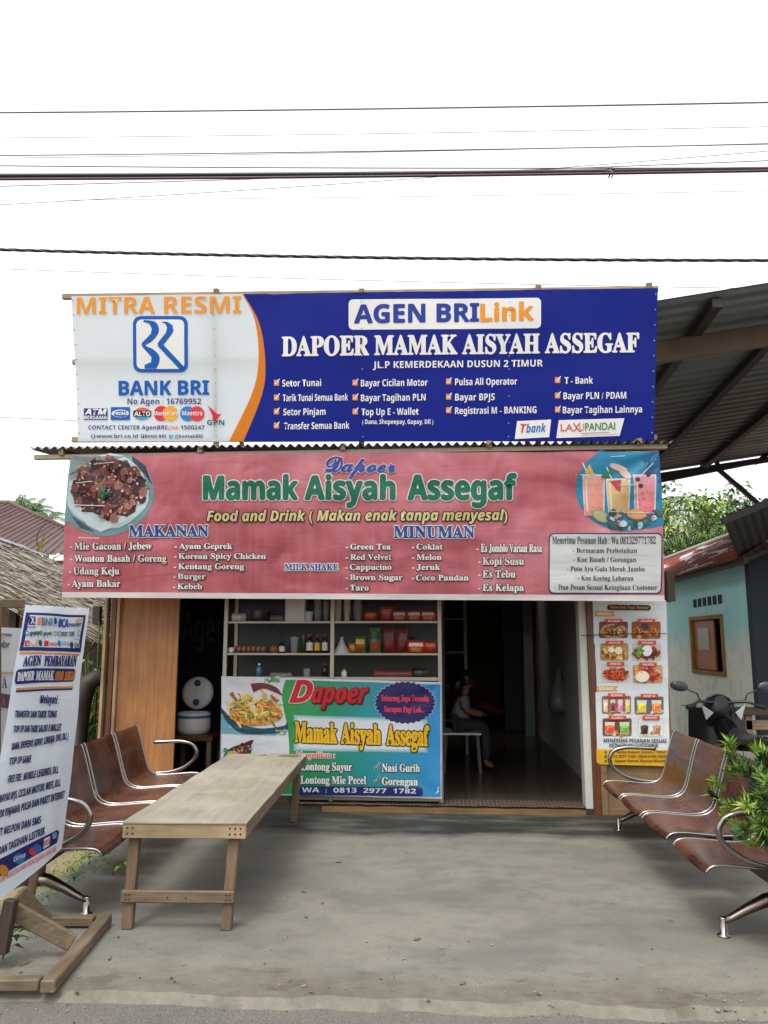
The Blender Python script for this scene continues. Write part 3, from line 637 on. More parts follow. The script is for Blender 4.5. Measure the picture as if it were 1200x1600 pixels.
MB().box((cabx0+.02, CY0+.034, cz[2]-.03), (cabx1-.02, CY1-.04, cz[2]-.02)).build('counter_shelf', plain('shelf_board', (120, 116, 108)), cab)
MB().box((cabx0, CY1-.012, .08), (cabx1, CY1-.004, 2.33)).build('back_panel', plain('cabinet_back', (30, 31, 31), .5), cab)
k = NT('clear_glass'); t = k.t; tr = k.n('ShaderNodeBsdfTransparent'); gl = k.n('ShaderNodeBsdfGlossy', Roughness=.02); mx = k.n('ShaderNodeMixShader'); lw = k.n('ShaderNodeFresnel', IOR=1.12)
tr.inputs[0].default_value = (.95, .96, .96, 1)
k.l(lw.outputs[0], mx.inputs[0]); k.l(tr.outputs[0], mx.inputs[1]); k.l(gl.outputs[0], mx.inputs[2]); k.l(mx.outputs[0], k.out.inputs[0]); GLASS = k.m
for a, b in ((cabx0, mid), (mid, cabx1)): MB().box((a+.021, CY0+.012, cz[2]+.012), (b-.021, CY0+.016, 2.31)).build('glass_pane', GLASS, cab)
k = NT('clear_cup'); k.set(Roughness=.15, Transmission_Weight=.7, Alpha=.75); k.col((.72, .8, .82)); CLEAR = k.m

def good(name, mb, mats, label, cat, u, zb, group=None, Y=None, **kw):
    return tag(mb.build(name, mats, at=(XU(u, 1000, Y or CY0+.15), Y or CY0+.15, zb), **kw), label, cat, group)
SCL = (CY0+.15)/FPX*1.02                       # metres per photo pixel at the goods
def base(u, Y=CY0+.11): return XU(u, 1000, Y), Y
z1, z2, z3 = cz[0]+.006, cz[1]+.006, cz[2]-.018
x, y = base(401); good('metal_bowl', MB().lathe([(.05, 0), (.075, .01), (.1, .05), (.115, .11), (.118, .112), (.11, .105), (.09, .05), (.02, .015)], (x, y+.05, z1), 20), plain('steel_bowl', (150, 146, 138), .3, 1), 'steel mixing bowl on the upper left shelf of the glass cabinet', 'bowl', 401, z1)
x, y = base(460); mb = MB().box((x-.1, y, z1), (x+.1, y+.12, z1+.24)); mb.box((x-.102, y-.003, z1+.2), (x+.102, y+.123, z1+.245)); good('foam_box', mb, WHITEP, 'tall white foam box beside the steel bowl in the cabinet', 'box', 460, z1, bevel=.006)
x, y = base(482); good('plastic_tub', MB().lathe([(.03, 0), (.036, .01), (.04, .08), (.043, .082), (.043, .1), (0, .1)], (x, y, z1), 14), WHITEP, 'small white plastic tub between the foam box and the clear cups', 'tub', 482, z1)
def cups(u, h, m, r, zb, label):
    x, y = base(u); p = [(r*.72, 0)]; n = int(h/.022)
    for i in range(n): z = h*(i+1)/n; p += [(r*(.74+.2*min(1, z/.12)), z-.004), (r*(.8+.2*min(1, z/.12)), z)]
    p.append((0, h)); good('cup_stack', MB().lathe(p, (x, y, zb), 14), m, label, 'cups', u, zb)
PAPER = plain('paper_cup', (196, 184, 158), .6)
cups(496, .24, CLEAR, .038, z1, 'wider stack of clear cups left of the middle stile on the upper shelf')
cups(509, .2, CLEAR, .03, z1, 'narrow stack of clear cups touching the middle stile on the upper shelf')
cups(528, .25, PAPER, .034, z1, 'stack of beige paper cups just right of the middle stile'); cups(542, .25, PAPER, .034, z1, 'second stack of beige paper cups, next to the bluish clear cups')
cups(559, .25, CLEAR, .045, z1, 'bluish clear cup stack between the beige cups and the red packets'); cups(460, .16, CLEAR, .04, z2, 'stack of clear glasses on the middle left shelf')
def pack(u, v, wpx, hpx, mats, label, zb, style=0, dy=0):
    x, y = base(u, CY0+.13+dy); a, h = wpx*SCL/2, hpx*SCL; mb = MB()
    def fn(s_, t): 
        e = 1-abs(2*s_-1)**3; g = 1-abs(2*t-1)**4; return (x+(s_*2-1)*a*(1-.06*math.sin(t*9)), y-.035*e*g+.004*math.sin(s_*14+u)*g, zb+t*h)
    mb.grid(fn, 8, 8, 0); mb.grid(lambda s_, t: (lambda p: (p[0], 2*y-p[1], p[2]))(fn(s_, t)), 8, 8, 0)
    if len(mats) > 1: mb.grid(lambda s_, t: (lambda p: (p[0], p[1]-.002, p[2]))(fn(.12+.76*s_, .55+.28*t)), 6, 3, 1)
    if len(mats) > 2: mb.grid(lambda s_, t: (lambda p: (p[0], p[1]-.002, p[2]))(fn(.2+.6*s_, .12+.34*t)), 6, 3, 2)
    good('snack_packet', mb, mats, label, 'packet', u, zb)
PR, PW, PO = plain('red_foil', (176, 34, 24), .3, 0, .3), plain('white_print', (220, 212, 200), .4), plain('orange_print', (206, 120, 50), .4, 0, .5, 40)
PG, PY_, PK = plain('green_foil', (64, 120, 40), .3), plain('yellow_print', (214, 170, 50), .4), plain('black_foil', (28, 24, 26), .3)
pack(579, 0, 21, 16, [PR, PO], 'small red packet standing next to the bluish cup stack', z1); pack(604, 0, 22, 23, [PR, PO, PR], 'tall red packet leaning in the middle of the upper right shelf', z1, dy=.05)
for u, d in ((624, 'left'), (647, 'middle'), (669, 'right')): pack(u, 0, 23, 17, [PR, PW, PO], d+' one of the three alike red and white noodle packets on the upper right shelf', z1)
pack(563, 0, 17, 25, [PG, PY_, PR], 'green and yellow packet on the middle right shelf', z2); pack(586, 0, 17, 38, [PG, PK, PR], 'tall green packet with black and red front on the middle right shelf', z2)
pack(607, 0, 19, 38, [plain('dull_red_pouch', (120, 34, 24), .25), plain('dark_pouch', (80, 26, 22), .3)], 'dull red pouch standing beside the tall green packet', z2, dy=.06); pack(628, 0, 20, 36, [plain('dull_red_pouch', (120, 34, 24), .25), plain('dark_pouch', (80, 26, 22), .3)], 'dull red pouch behind the lower red packets at the shelf end', z2, dy=.06)
pack(650, 0, 27, 19, [PR, PW, PO], 'red noodle packet lying in front at the right end of the middle shelf', z2, dy=-.02); pack(672, 0, 20, 18, [PR, PO, PR], 'red packet against the right stile on the middle shelf', z2)
x, y = base(534); good('plastic_bag', MB().lathe([(.08, 0), (.075, .02), (.045, .07), (.02, .12), (.012, .14), (.02, .155), (0, .156)], (x, y, z2), 9), plain('thin_plastic', (186, 190, 190), .3), 'white knotted plastic bag beside the middle stile', 'bag', 534, z2)
pack(372, 0, 22, 13, [PW, WHITEP], 'crumpled white packet at the left end of the upper shelf', z1); pack(432, 0, 20, 10, [plain('grey_cloth_pack', (120, 116, 108), .7)], 'low grey bundle between the steel bowl and the foam box', z1)
pack(552, 0, 15, 15, [PO, PY_], 'small orange packet low on the middle right shelf by the white bag', z2, dy=.04); pack(640, 0, 18, 24, [PK, PR], 'dark packet behind the front red noodle packet', z2, dy=.09)
pack(615, 0, 60, 13, [plain('dim_red_pack', (110, 30, 28), .4)], 'long dim red packet lying on the lowest right shelf', z3); pack(655, 0, 24, 16, [PK], 'dark bundle at the right end of the lowest shelf', z3); pack(440, 0, 34, 9, [plain('grey_cloth_pack', (120, 116, 108), .7)], 'flat grey bundle on the lowest left shelf', z3)
cups(480, .1, CLEAR, .035, z3, 'short stack of clear cups on the lowest left shelf')
# egg tray with its eggs
x, y = base(391); TR = plain('egg_tray', (96, 84, 74), .9); mb = MB(); mb.grid(lambda u, v: (x-.17+.34*u, y-.07+.14*v, z2+.018+.014*math.cos(u*14*math.pi)*math.cos(v*6*math.pi)), 56, 24)
mb.box((x-.175, y-.075, z2), (x+.175, y+.075, z2+.006)); good('egg_tray', mb, TR, 'grey pulp egg tray full of brown eggs on the middle left shelf', 'egg tray', 391, z2)
EGG = plain('egg_shell', (150, 98, 68), .5, 0, .1)
e0 = MB().lathe([(0, 0), (.012, .003), (.02, .014), (.0215, .024), (.018, .04), (.01, .052), (0, .056)], (0, 0, 0), 10).build('egg', EGG)
tag(e0, 'brown egg sitting in the pulp tray in the cabinet', 'egg', 'eggs in the tray'); first = True
for i in range(7):
    for j in range(3):
        o = e0 if first else e0.copy()
        if not first: COL.objects.link(o)
        first = False; o.location = (x-.145+.048*i, y-.048+.047*j, z2+.015)
x, y = base(428); good('coconut', MB().ball((x, y, z2+.038), (.042, .04, .038), jit=.1), plain('brown_shell', (140, 92, 52), .5), 'round brown coconut between the egg tray and the dark jar', 'coconut', 428, z2)
x, y = base(364); good('jar_lid', MB().lathe([(.026, 0), (.028, .004), (.028, .012), (0, .014)], (x, y-.06, z2+.03), 12, M=Matrix.Rotation(R(75), 3, 'X')), WHITEP, 'small white round lid leaning at the left end of the egg tray', 'lid', 364, z2)
def bottle(u, zb, h, r, body, capm, lab, label, Y=None):
    x, y = base(u, Y or CY0+.15); t = thing('bottle', label, 'bottle', (x, y, zb))
    MB().lathe([(0, 0), (r, .004), (r, h*.62), (r*.8, h*.72), (r*.36, h*.82), (r*.34, h*.9), (0, h*.9)], (x, y, zb), 14).build('bottle_body', body, t)
    MB().lathe([(r*.42, h*.88), (r*.42, h), (0, h)], (x, y, zb), 12).build('cap', capm, t)
    if lab: MB().lathe([(r*1.03, h*.14), (r*1.03, h*.55)], (x, y, zb), 16).build('paper_label', lab, t)
GRN, SAU = plain('green_glass', (26, 70, 34), .1), plain('dark_sauce', (40, 18, 12), .15)
bottle(474, z2, .26, .026, GRN, GRN, None, 'tall green glass bottle behind the sauce bottles'); bottle(484, z2, .19, .033, SAU, PR, PW, 'sauce bottle with a white label, left of the yellow one')
bottle(496, z2, .18, .03, SAU, PR, PY_, 'sauce bottle with the yellow label between two white labels'); bottle(508, z2, .19, .03, SAU, PR, PW, 'sauce bottle with a white label against the middle stile')
bottle(441, z2, .12, .032, plain('dark_jar', (44, 32, 30), .2), DARKP, PW, 'short dark jar with a black lid next to the coconut'); bottle(406, z3, .15, .03, plain('blue_bottle', (60, 110, 150), .15), WHITEP, None, 'dim blue bottle on the lowest shelf behind the banner top'); bottle(508, z3, .15, .03, SAU, PR, None, 'dark bottle with a red cap on the lowest shelf')
bottle(538, z3, .1, .028, WHITEP, PR, None, 'small white bottle with red cap on the lowest right shelf')

# the green and blue breakfast banner tied in front of the cabinet
def cb_disp(px, py):
    d = 0
    for cx_, cy_ in ((346, 1056), (690, 1066), (345, 1240), (690, 1248)):
        r_ = math.hypot(px-cx_, py-cy_); d += .009*min(1, r_/30)*math.exp(-r_/60)*math.sin(math.atan2(abs(py-cy_), abs(px-cx_)+1)*7)
    return d+.012*smooth_n(px, py, 60, 60, 3)+.01*smooth_n(px, py, 30, 130, 8)
CBP = plane_P(F+.0, .1, F+.0, 1.3, cb_disp)
S = Sheet(CBP, 'loose', 1.05)
k = NT('green_to_blue_print'); sx = k.n('ShaderNodeSeparateXYZ'); k.l(k.tc.outputs['Object'], sx.inputs[0])
mr = k.n('ShaderNodeMapRange'); mr.inputs[1].default_value, mr.inputs[2].default_value = -.45, 1.0; k.l(sx.outputs[0], mr.inputs[0])
k.col(k.ramp(mr.outputs[0], [(0, lin((24, 112, 44))), (.3, lin((16, 110, 74))), (.6, lin((14, 112, 124))), (1, lin((22, 108, 158)))])); k.set(Roughness=.45); k.bump(k.noise(2.2, 3, (1, 1, .45), .5, .8), .5, .05); GB = k.m
Wt = (222, 226, 232)
S.quadgrid([(346.5, 1056.5), (689.5, 1066), (690, 1248), (344.5, 1240)], 60, 32, Wt, 0)
wavy = cat([(446, 1062), (440.5, 1085), (444, 1112), (449, 1135), (452, 1170), (450, 1200), (440, 1240)])
S.poly(wavy+[(688.5, 1244.5), (688, 1069.5)], GB, 1)
for i in range(6): S.poly([(459+i*1.5, 1117+i*1.0), (668-i*1.5, 1124+i*1.0), (668-i*1.5, 1176-i), (459+i*1.5, 1173-i)], tuple(int(a+(b-a)*(i+1)/6) for a, b in zip((120, 186, 190), Wt)), 1.6+.15*i)
# bowl of noodles
inB = lambda x, y: ((x-398)/44)**2+((y-1105)/36)**2 < 1 and y > 1082 and x < 444
S.poly(cat([(345, 1104), (360, 1120), (385, 1133), (410, 1138), (443, 1134), (448, 1128), (449, 1140), (430, 1146), (380, 1146), (356, 1130), (345, 1112)]), (34, 78, 92), 1.4)
S.poly([(346, 1116), (360, 1136), (378, 1146), (446, 1147), (449, 1138), (430, 1149), (345, 1146)], (112, 170, 190), 1.2)
S.poly(cat([(392, 1068), (412, 1067), (432, 1074), (440, 1086), (430, 1082), (412, 1076), (396, 1082)]), (110, 56, 52), 1.6)
S.ell(400, 1115, 42, 19, (222, 150, 70), 1.8, 20)
S.scatter(70, (352, 1080, 444, 1134), [(224, 170, 60), (216, 186, 96), (232, 200, 120), (200, 120, 50), (90, 130, 60), (206, 212, 190), (190, 84, 50)], (3, 9), 2, (.2, .5), inB, .2, 8, .8)

for i in range(34):
    a_, x_, y_ = rnd.uniform(-.5, 1.2), rnd.uniform(366, 432), rnd.uniform(1086, 1128)
    if inB(x_, y_): l_ = rnd.uniform(8, 18); S.line(cat([(x_-l_*math.cos(a_)/2, y_-l_*math.sin(a_)/2), (x_+3, y_-4), (x_+l_*math.cos(a_)/2, y_+l_*math.sin(a_)/2)], 4), rnd.uniform(1.6, 3), rnd.choice([(232, 200, 110), (214, 168, 60), (240, 216, 140), (196, 176, 70), (104, 140, 60)]), 4.9+i*.01)
S.scatter(30, (356, 1082, 444, 1130), [(240, 220, 170), (150, 80, 44), (60, 110, 44), (220, 190, 110)], (1.2, 3), 5, (.3, .8), inB)
S.scatter(16, (414, 1058, 436, 1066), [(110, 160, 110), (170, 200, 160), (70, 130, 80)], (2, 4), 2); S.scatter(14, (432, 1140, 447, 1148), [(200, 210, 180), (150, 170, 120)], (1.4, 2.6), 2)
S.poly(cat([(346, 1190), (352, 1176), (362, 1168), (378, 1162), (396, 1156), (392, 1166), (392, 1176), (380, 1182), (364, 1188), (350, 1196)]), (60, 52, 50), 1.4)
S.scatter(34, (366, 1160, 392, 1178), [(110, 34, 34), (140, 50, 44), (80, 30, 30), (190, 150, 130)], (1.5, 4), 2, (.3, .8), lambda x, y: y > 1164-(x-366)*.1); S.ell(364, 1178, 9, 5, (222, 170, 70), 4); S.scatter(12, (350, 1170, 366, 1180), [(60, 130, 100), (90, 150, 110)], (2, 4), 3)
S.text('D', 'I', 453, 486, 1097, 34, (206, 26, 42), 3.6, shear=.12, out=(2.4, (232, 214, 210), 0, 0), bold=.8); S.text('apoer', 'I', 487, 573, 1097, 30, (206, 26, 42), 3, 1098, shear=.1, out=(2.4, (70, 20, 30), .8, 1.2), bold=.8)
pts = []
for i in range(64): a = 2*math.pi*i/64; q = 1+(.045 if i % 2 else -.03); pts.append((633+46*q*math.cos(a), 1098+32*q*math.sin(a)))
S.poly([(x+(x-633)*.03, y+(y-1098)*.04) for x, y in pts], (170, 190, 210), 2); S.poly(pts, (44, 36, 100), 2.6)
S.text('Sekarang Juga Tersedia', 'S', 596, 670, 1095, 9, (226, 70, 92), 4, 1096, bold=.3); S.text('Sarapan Pagi Loh...', 'S', 601, 663, 1112, 9, (226, 70, 92), 4, 1113, bold=.3)
for t, a, b in (('Mamak', 461, 527), ('Aisyah', 533, 595), ('Assegaf', 604, 670)): S.text(t, 'S', a, b, 1159+(a-459)*.03, 31, (236, 188, 30), 3, 1159+(b-459)*.03, out=(2.6, (30, 26, 30)), bold=.9)
S.text('Menyedikan :', 'S', 463, 523, 1184, 9, (214, 40, 44), 3, out=(1.2, (230, 220, 214)))
for t, a, b, y in (('Lontong Sayur', 471, 550, 1203), ('Lontong Mie Pecel', 470, 572, 1224), ('Nasi Gurih', 597, 656, 1205), ('Gorengan', 597, 653, 1226)): S.text(t, 'S', a, b, y, 12, (236, 238, 236), 3, y+1, out=(1.2, (40, 70, 80)), bold=.3)
for x, y in ((589, 1198), (589, 1219), (463, 1197), (463, 1217)): S.line([(x-4, y-1), (x-1.5, y+4), (x+5, y-7)], 3.2, (230, 232, 230), 3); S.line([(x-4, y-1), (x-1.5, y+4), (x+5, y-7)], 1.6, (40, 40, 44), 3.6)
S.rr(460, 1228, 661, 1242, 6, (30, 44, 110), 2, .01); S.text('WA  :  0813  2977  1782', 'B', 472, 650, 1237.5, 7.5, (228, 232, 236), 3, 1239.5)
tag(S.build('food_banner', at=CBP(517, 1248)), 'green and blue breakfast banner with a noodle bowl hung on the cabinet front', 'banner')

# menu poster on the right-hand panel
MPP = plane_P(F-.03, .4, F-.03, 2.0, lambda x, y: .006*smooth_n(x, y, 40, 50, 5)+.004*smooth_n(x, y, 90, 16, 2))
S = Sheet(MPP, 'poster', 1.15)
Wp = (206, 212, 214)
S.quadgrid([(926, 938), (1041, 938), (1047, 1197.5), (933.5, 1194)], 24, 54, Wp, 0)
S.poly([(931.6, 1170), (1046.4, 1172), (1047, 1197.5), (932.2, 1194)], (214, 164, 36), 1)
S.rr(949, 944.5, 1017, 953, 4, (34, 26, 22), 1.4, .015); S.text('Makan Enak Tanpa Menyesal', 'S', 952, 1013, 950.5, 4.5, (214, 160, 90), 3, 951.5)
for x, y, t, b in ((929, 955, 'MAKANAN', 33), (932, 1072, 'MINUMAN', 34)): S.poly([(x, y), (x+b, y), (x+b-4, y+4), (x+b, y+8), (x, y+8)], (200, 158, 70), 1.4); S.text(t, 'B', x+4, x+b-8, y+6.4, 4.8, (244, 240, 226), 3)
def dish(x0, y0, x1, y1, name, kind, n0):
    S.rr(x0, y0, x1, y1, 3, [(110, 60, 40), (140, 80, 40), (170, 130, 80), (190, 186, 180), (200, 196, 190), (190, 150, 110)][kind] if kind < 6 else (170, 160, 150), 1.2)
    cx, cy_, rx, ry = (x0+x1)/2, (y0+y1)/2+2, (x1-x0)/2-2, (y1-y0)/2-3
    ins = lambda a, b: ((a-cx)/rx)**2+((b-cy_)/ry)**2 < 1
    if kind < 6:
        S.ell(cx, cy_, rx+1, ry+1.5, [(176, 150, 120), (150, 96, 60), (190, 150, 90), (190, 180, 170), (196, 180, 170), (200, 176, 150)][kind], 1.6, 18); S.ell(cx, cy_+.5, rx-2.5, ry-1.5, [(120, 60, 36), (150, 66, 30), (150, 84, 36), (110, 36, 32), (150, 40, 22), (150, 52, 28)][kind], 1.8, 18, 0, .08)
        pal = [[(150, 70, 40), (176, 110, 56), (110, 50, 30), (196, 150, 80)], [(176, 76, 30), (204, 120, 50), (150, 50, 24), (226, 170, 80)], [(206, 140, 40), (176, 90, 30), (226, 196, 120), (130, 60, 26)],
               [(130, 40, 36), (150, 60, 44), (90, 26, 26)], [(176, 44, 24), (200, 70, 34), (150, 34, 20), (216, 100, 50)], [(176, 50, 30), (206, 90, 40), (150, 40, 26)]][kind]
        S.scatter(70, (x0+2, y0+4, x1-2, y1-1), pal, (1.2, 3.8), 2, (.35, .8), ins, .25, 8)
        S.scatter(16, (x0+4, y0+6, x1-4, y1-2), [(236, 206, 150), (90, 40, 26)], (.6, 1.3), 4.9, (.4, 1), ins)
        if kind == 3: S.ell(cx, cy_-4, 8, 9, (226, 228, 226), 5.6, 12, 0, .06); S.scatter(14, (x0+5, y0+6, cx-5, cy_+4), [(90, 160, 50), (120, 190, 70), (60, 120, 40)], (2, 4), 5.6)
        if kind == 5: S.ell(cx-9, cy_+2, 11, 9, (232, 226, 206), 5.6, 14); S.scatter(8, (x0+2, y0+3, x0+16, y0+12), [(220, 170, 80), (190, 110, 40)], (2, 4), 5.6)
        if kind == 2: S.ell(cx+6, cy_-4, 6, 6, (232, 224, 190), 5.6); S.ell(cx-5, cy_-5, 5, 4, (236, 228, 200), 5.6)
        if kind == 0: S.scatter(10, (cx-1, y0+7, cx+10, cy_+4), [(206, 190, 140), (120, 110, 60)], (1.4, 3), 5.6)
        if kind == 1: S.ell(cx-2, y0+8, 6, 4.5, (40, 50, 80), 5.6)
    else:
        cols = [[(214, 196, 150), (96, 40, 30), (206, 130, 170), (190, 196, 70)], [(206, 190, 40), (222, 120, 40)], [(214, 76, 30), (110, 170, 60)], [(48, 26, 22), (170, 110, 80)]][kind-6]
        bgc = [(150, 90, 70), (90, 96, 100), (110, 70, 50), (214, 218, 220)][kind-6]; S.rr(x0+.5, y0+.5, x1-.5, y1-.5, 3, bgc, 1.6); n = len(cols)
        S.scatter(12, (x0+2, y1-7, x1-2, y1-1), [(190, 120, 60), (120, 110, 100), (210, 190, 160)], (1.5, 4), 1.9)
        for i, c_ in enumerate(cols):
            xx = x0+(x1-x0)*(i+.5)/n; w_ = (x1-x0)/n*.34
            S.poly([(xx-w_, y0+6), (xx+w_, y0+6), (xx+w_*.8, y1-3), (xx-w_*.8, y1-3)], (206, 206, 200), 3); S.poly([(xx-w_*.9, y0+12), (xx+w_*.9, y0+12), (xx+w_*.72, y1-4), (xx-w_*.72, y1-4)], c_, 3.4)
            S.ell(xx, y0+13, w_*.75, 2.6, tuple(min(255, v+40) for v in c_), 3.8, 10); S.poly([(xx-w_*.6, y0+15), (xx-w_*.3, y0+15), (xx-w_*.3, y1-8), (xx-w_*.55, y1-8)], tuple(min(255, v+50) for v in c_), 3.9)
    S.rr((x0+x1)/2-13.5, y0-4, (x0+x1)/2+13.5, y0+2.2, .4, (204, 66, 40), 6.4); S.text(name, 'B', (x0+x1)/2-9, (x0+x1)/2+9, y0+.8, 3.2, (240, 226, 214), 7)
for i, a in enumerate(((936, 971, 981, 997, 'MIE BASAH'), (987, 971, 1032, 998, 'AYAM GEPREK'), (938, 1005, 982, 1032, 'UDANG KEJU'), (988, 1005, 1033, 1032, 'AYAM BAKAR'), (939, 1038, 984, 1066, 'KOREAN SPICY'), (989, 1039, 1035, 1067, 'AYAM GEPREK'),
                       (940, 1087, 986, 1115, 'MILKSHAKE'), (991, 1088, 1037, 1116, 'MOJITO'), (941, 1122, 987, 1150, 'ES JOMBLO'), (997, 1122, 1036, 1151, 'KOPI SUSU'))): dish(a[0], a[1], a[2], a[3], a[4], i, i)
S.text('MENERIMA PESANAN SESUAI', 'B', 943, 1041, 1159.5, 6, (40, 44, 50), 3, 1160.5); S.text('KEINGINAN CUSTOMER', 'B', 952, 1028, 1167.5, 6, (40, 44, 50), 3, 1167.5)
for i, t in enumerate(('Jl. P. Kemerdekaan Dusun 2 Timur', '0813 2977 1782 / 0823 6186 9222', 'Fb : Dapoer Mamak Mpunya Warung')): S.text(t, 'B', 951, 1040, 1176.5+i*7, 4.2, (90, 60, 26), 3); S.ell(946, 1174.8+i*7, 2, 2, (60, 110, 60), 3, 8)
tag(S.build('menu_poster', at=MPP(988, 1197)), 'tall white menu poster with food photos and a yellow foot beside the shop door', 'poster')

# woven mat on the threshold
k = NT('lattice_mat'); v = k.n('ShaderNodeTexVoronoi', feature='DISTANCE_TO_EDGE', Scale=26, Randomness=.15); k.l(k.co((1, .8, 1)), v.inputs['Vector'])
k.col(k.ramp(v.outputs['Distance'], [(.06, lin((104, 86, 64))), (.14, lin((46, 36, 28)))])); k.set(Roughness=.75); k.bump(v.outputs['Distance'], -.6, .01)
xm0, xm1 = XU(470, 1250, F+.1), XU(912, 1250, F+.1)
tag(MB().grid(lambda u, v: (xm0+(xm1-xm0)*u, F-.03+.3*v, .066+.006*smooth_n(u*30, v*4, 1, 1, 3)), 60, 8).build('door_mat', k.m, at=((xm0+xm1)/2, F+.1, .06)), 'brown lattice mat lying across the shop doorway', 'mat')

# ------------------------------------------------------------ things inside the shop
AP = plane_P(9.66, .5, 9.66, 3)
S = Sheet(AP, 'poster', 1.0); S.quadgrid([(240, 920), (470, 920), (470, 1030), (240, 1030)], 10, 6, (22, 22, 34), 0); S.text('Agen BRILink', 'B', 284, 470, 1003, 47, (96, 96, 106), 2)
tag(S.build('wall_banner', at=AP(355, 1030)), 'dark wall banner with big grey letters at the back behind the cabinet', 'banner')
TY = 8.55; tz = PY(300, 1146, TY).z
t = thing('side_table', 'small brown wooden table holding the rice cooker inside the stall', 'table', (XU(305, 1146, TY), TY, .06)); xa, xb = XU(262, 1146, TY-.2), XU(334, 1146, TY-.2)
MB().box((xa, TY-.25, tz-.05), (xb, TY+.25, tz)).build('tabletop', W_BROWN, t, .004)
for x in (xa+.04, xb-.04):
    for y in (TY-.21, TY+.21): MB().box((x-.025, y-.025, .06), (x+.025, y+.025, tz-.05)).build('leg', W_TIMBER_Z, t, .003)
xc = XU(303, 1130, TY); t = thing('rice_cooker', 'white rice cooker with its round lid standing open', 'rice cooker', (xc, TY, tz))
MB().lathe([(.13, 0), (.16, .01), (.175, .06), (.175, .2), (.165, .22), (.14, .22), (.13, .1)], (xc, TY, tz), 24).build('cooker_body', WHITEP, t)
MB().lathe([(.177, .165), (.179, .17), (.179, .19), (.177, .195)], (xc, TY, tz), 24).build('rim_band', plain('blue_band', (80, 110, 150), .4), t)
lm = Matrix.Rotation(R(82), 3, 'X'); lc = (xc-.01, TY+.14, tz+.41)
ld = MB().lathe([(0, .05), (.1, .045), (.16, .03), (.175, .01), (.17, 0), (0, 0)], lc, 24, M=lm).build('lid', WHITEP, t)
for dz in (.1, -.1): MB().lathe([(0, .075), (.03, .07), (.036, .045), (.036, .03)], Vector(lc)+lm @ Vector((0, dz, 0)), 12, M=lm).build('steam_vent', plain('blue_grey_vent', (52, 70, 110), .4), ld)
# plastic bag hanging on the inner wall
p = PY(873, 1050, 10.4); p.x = min(p.x, 1.44); bg_ = MB().lathe([(0, -.5), (.1, -.49), (.15, -.42), (.13, -.3), (.07, -.14), (.035, -.04), (.05, .02), (.03, .05)], p, 12)
for v in bg_.v: v += Vector((.02*noise.noise(v*9), .02*noise.noise(v*8+Vector((3, 1, 2))), 0))
bg_.tube([p+Vector((0, 0, .04)), p+Vector((.03, 0, .14)), p+Vector((.06, 0, .15))], .008, 6)
tag(bg_.build('carrier_bag', plain('dull_plastic', (112, 114, 114), .35), at=p-Vector((0, 0, .5))), 'white plastic carrier bag hanging on the inner wall past the folding door', 'bag')
# pink ride-on toy
q = PY(772, 1128, 15.6); t = thing('toy_scooter', 'pink plastic ride-on scooter with black wheels on the shop floor', 'toy', (q.x, q.y, .06))
PINK = plain('pink_plastic', (214, 84, 120), .35); L = lambda a, b, c: (q.x+a, q.y+b, .06+c)
mb = MB().tube([L(-.34, 0, .3), L(-.2, 0, .31), L(-.05, 0, .24), L(.1, 0, .17), L(.24, 0, .2)], [.06, .09, .085, .06, .06], 10); mb.tube([L(.2, 0, .2), L(.27, 0, .4), L(.3, 0, .5)], [.09, .07, .05], 10); mb.build('toy_body', PINK, t)
MB().tube([L(.2, -.16, .6), L(.28, 0, .56), L(.2, .16, .6)], .016, 8).build('handlebar', DARKP, t)
for x in (-.2, .3):
    wh = MB().lathe([(.02, -.04), (.1, -.045), (.115, -.02), (.115, .02), (.1, .045), (.02, .04)], L(x, 0, .115), 16, M=Matrix.Rotation(R(90), 3, 'X')).build('wheel', RUBBER, t)
# white plastic chair with the seated child
q = PZ(722, 1205, .06); cq = Vector((q.x, q.y, .06)); t = thing('plastic_chair', 'white plastic chair with grey legs behind the counter', 'chair', cq)
mb = MB().grid(lambda u, v: cq+Vector((-.22+.44*u, -.2+.4*v, .46+.012*math.cos(u*6.28))), 8, 8); mb.box(cq+Vector((-.22, -.2, .43)), cq+Vector((.22, .2, .45))); mb.build('seat', WHITEP, t)
MB().grid(lambda u, v: cq+Vector((-.22-.06*v, -.2+.4*u, .47+.36*v)), 8, 8).build('backrest', WHITEP, t)
for x in (-.18, .18):
    for y in (-.17, .17): MB().beam(cq+Vector((x*1.15, y*1.15, 0)), cq+Vector((x, y, .43)), .03, .03).build('leg', plain('grey_leg', (70, 70, 72), .5), t)
def skin_body(name, pts, edges, mats, lvl=2, rootv=0):
    me = bpy.data.meshes.new(name); me.from_pydata([p[:3] for p in pts], edges, []); o = bpy.data.objects.new(name, me); COL.objects.link(o)
    m = o.modifiers.new('s', 'SKIN'); sk = me.skin_vertices[0].data if me.skin_vertices else None
    if sk is None:
        bm = bmesh.new(); bm.from_mesh(me); bm.verts.layers.skin.verify(); bm.to_mesh(me); bm.free(); sk = me.skin_vertices[0].data
    for i, p in enumerate(pts): r = p[3]; sk[i].radius = (r, r) if not isinstance(r, tuple) else r; sk[i].use_root = i == rootv
    m.use_smooth_shade = True; s_ = o.modifiers.new('d', 'SUBSURF'); s_.levels = s_.render_levels = lvl
    dg = bpy.context.evaluated_depsgraph_get(); me2 = bpy.data.meshes.new_from_object(o.evaluated_get(dg)); bpy.data.objects.remove(o)
    mb = MB(); mb.add([v.co for v in me2.vertices], [list(p.vertices) for p in me2.polygons], 0, True); bpy.data.meshes.remove(me2); return mb
SKIN, HAIR, SHIRT = plain('tan_skin', (112, 78, 58), .5), plain('black_hair', (20, 17, 16), .45), plain('pale_shirt', (122, 120, 116), .8)
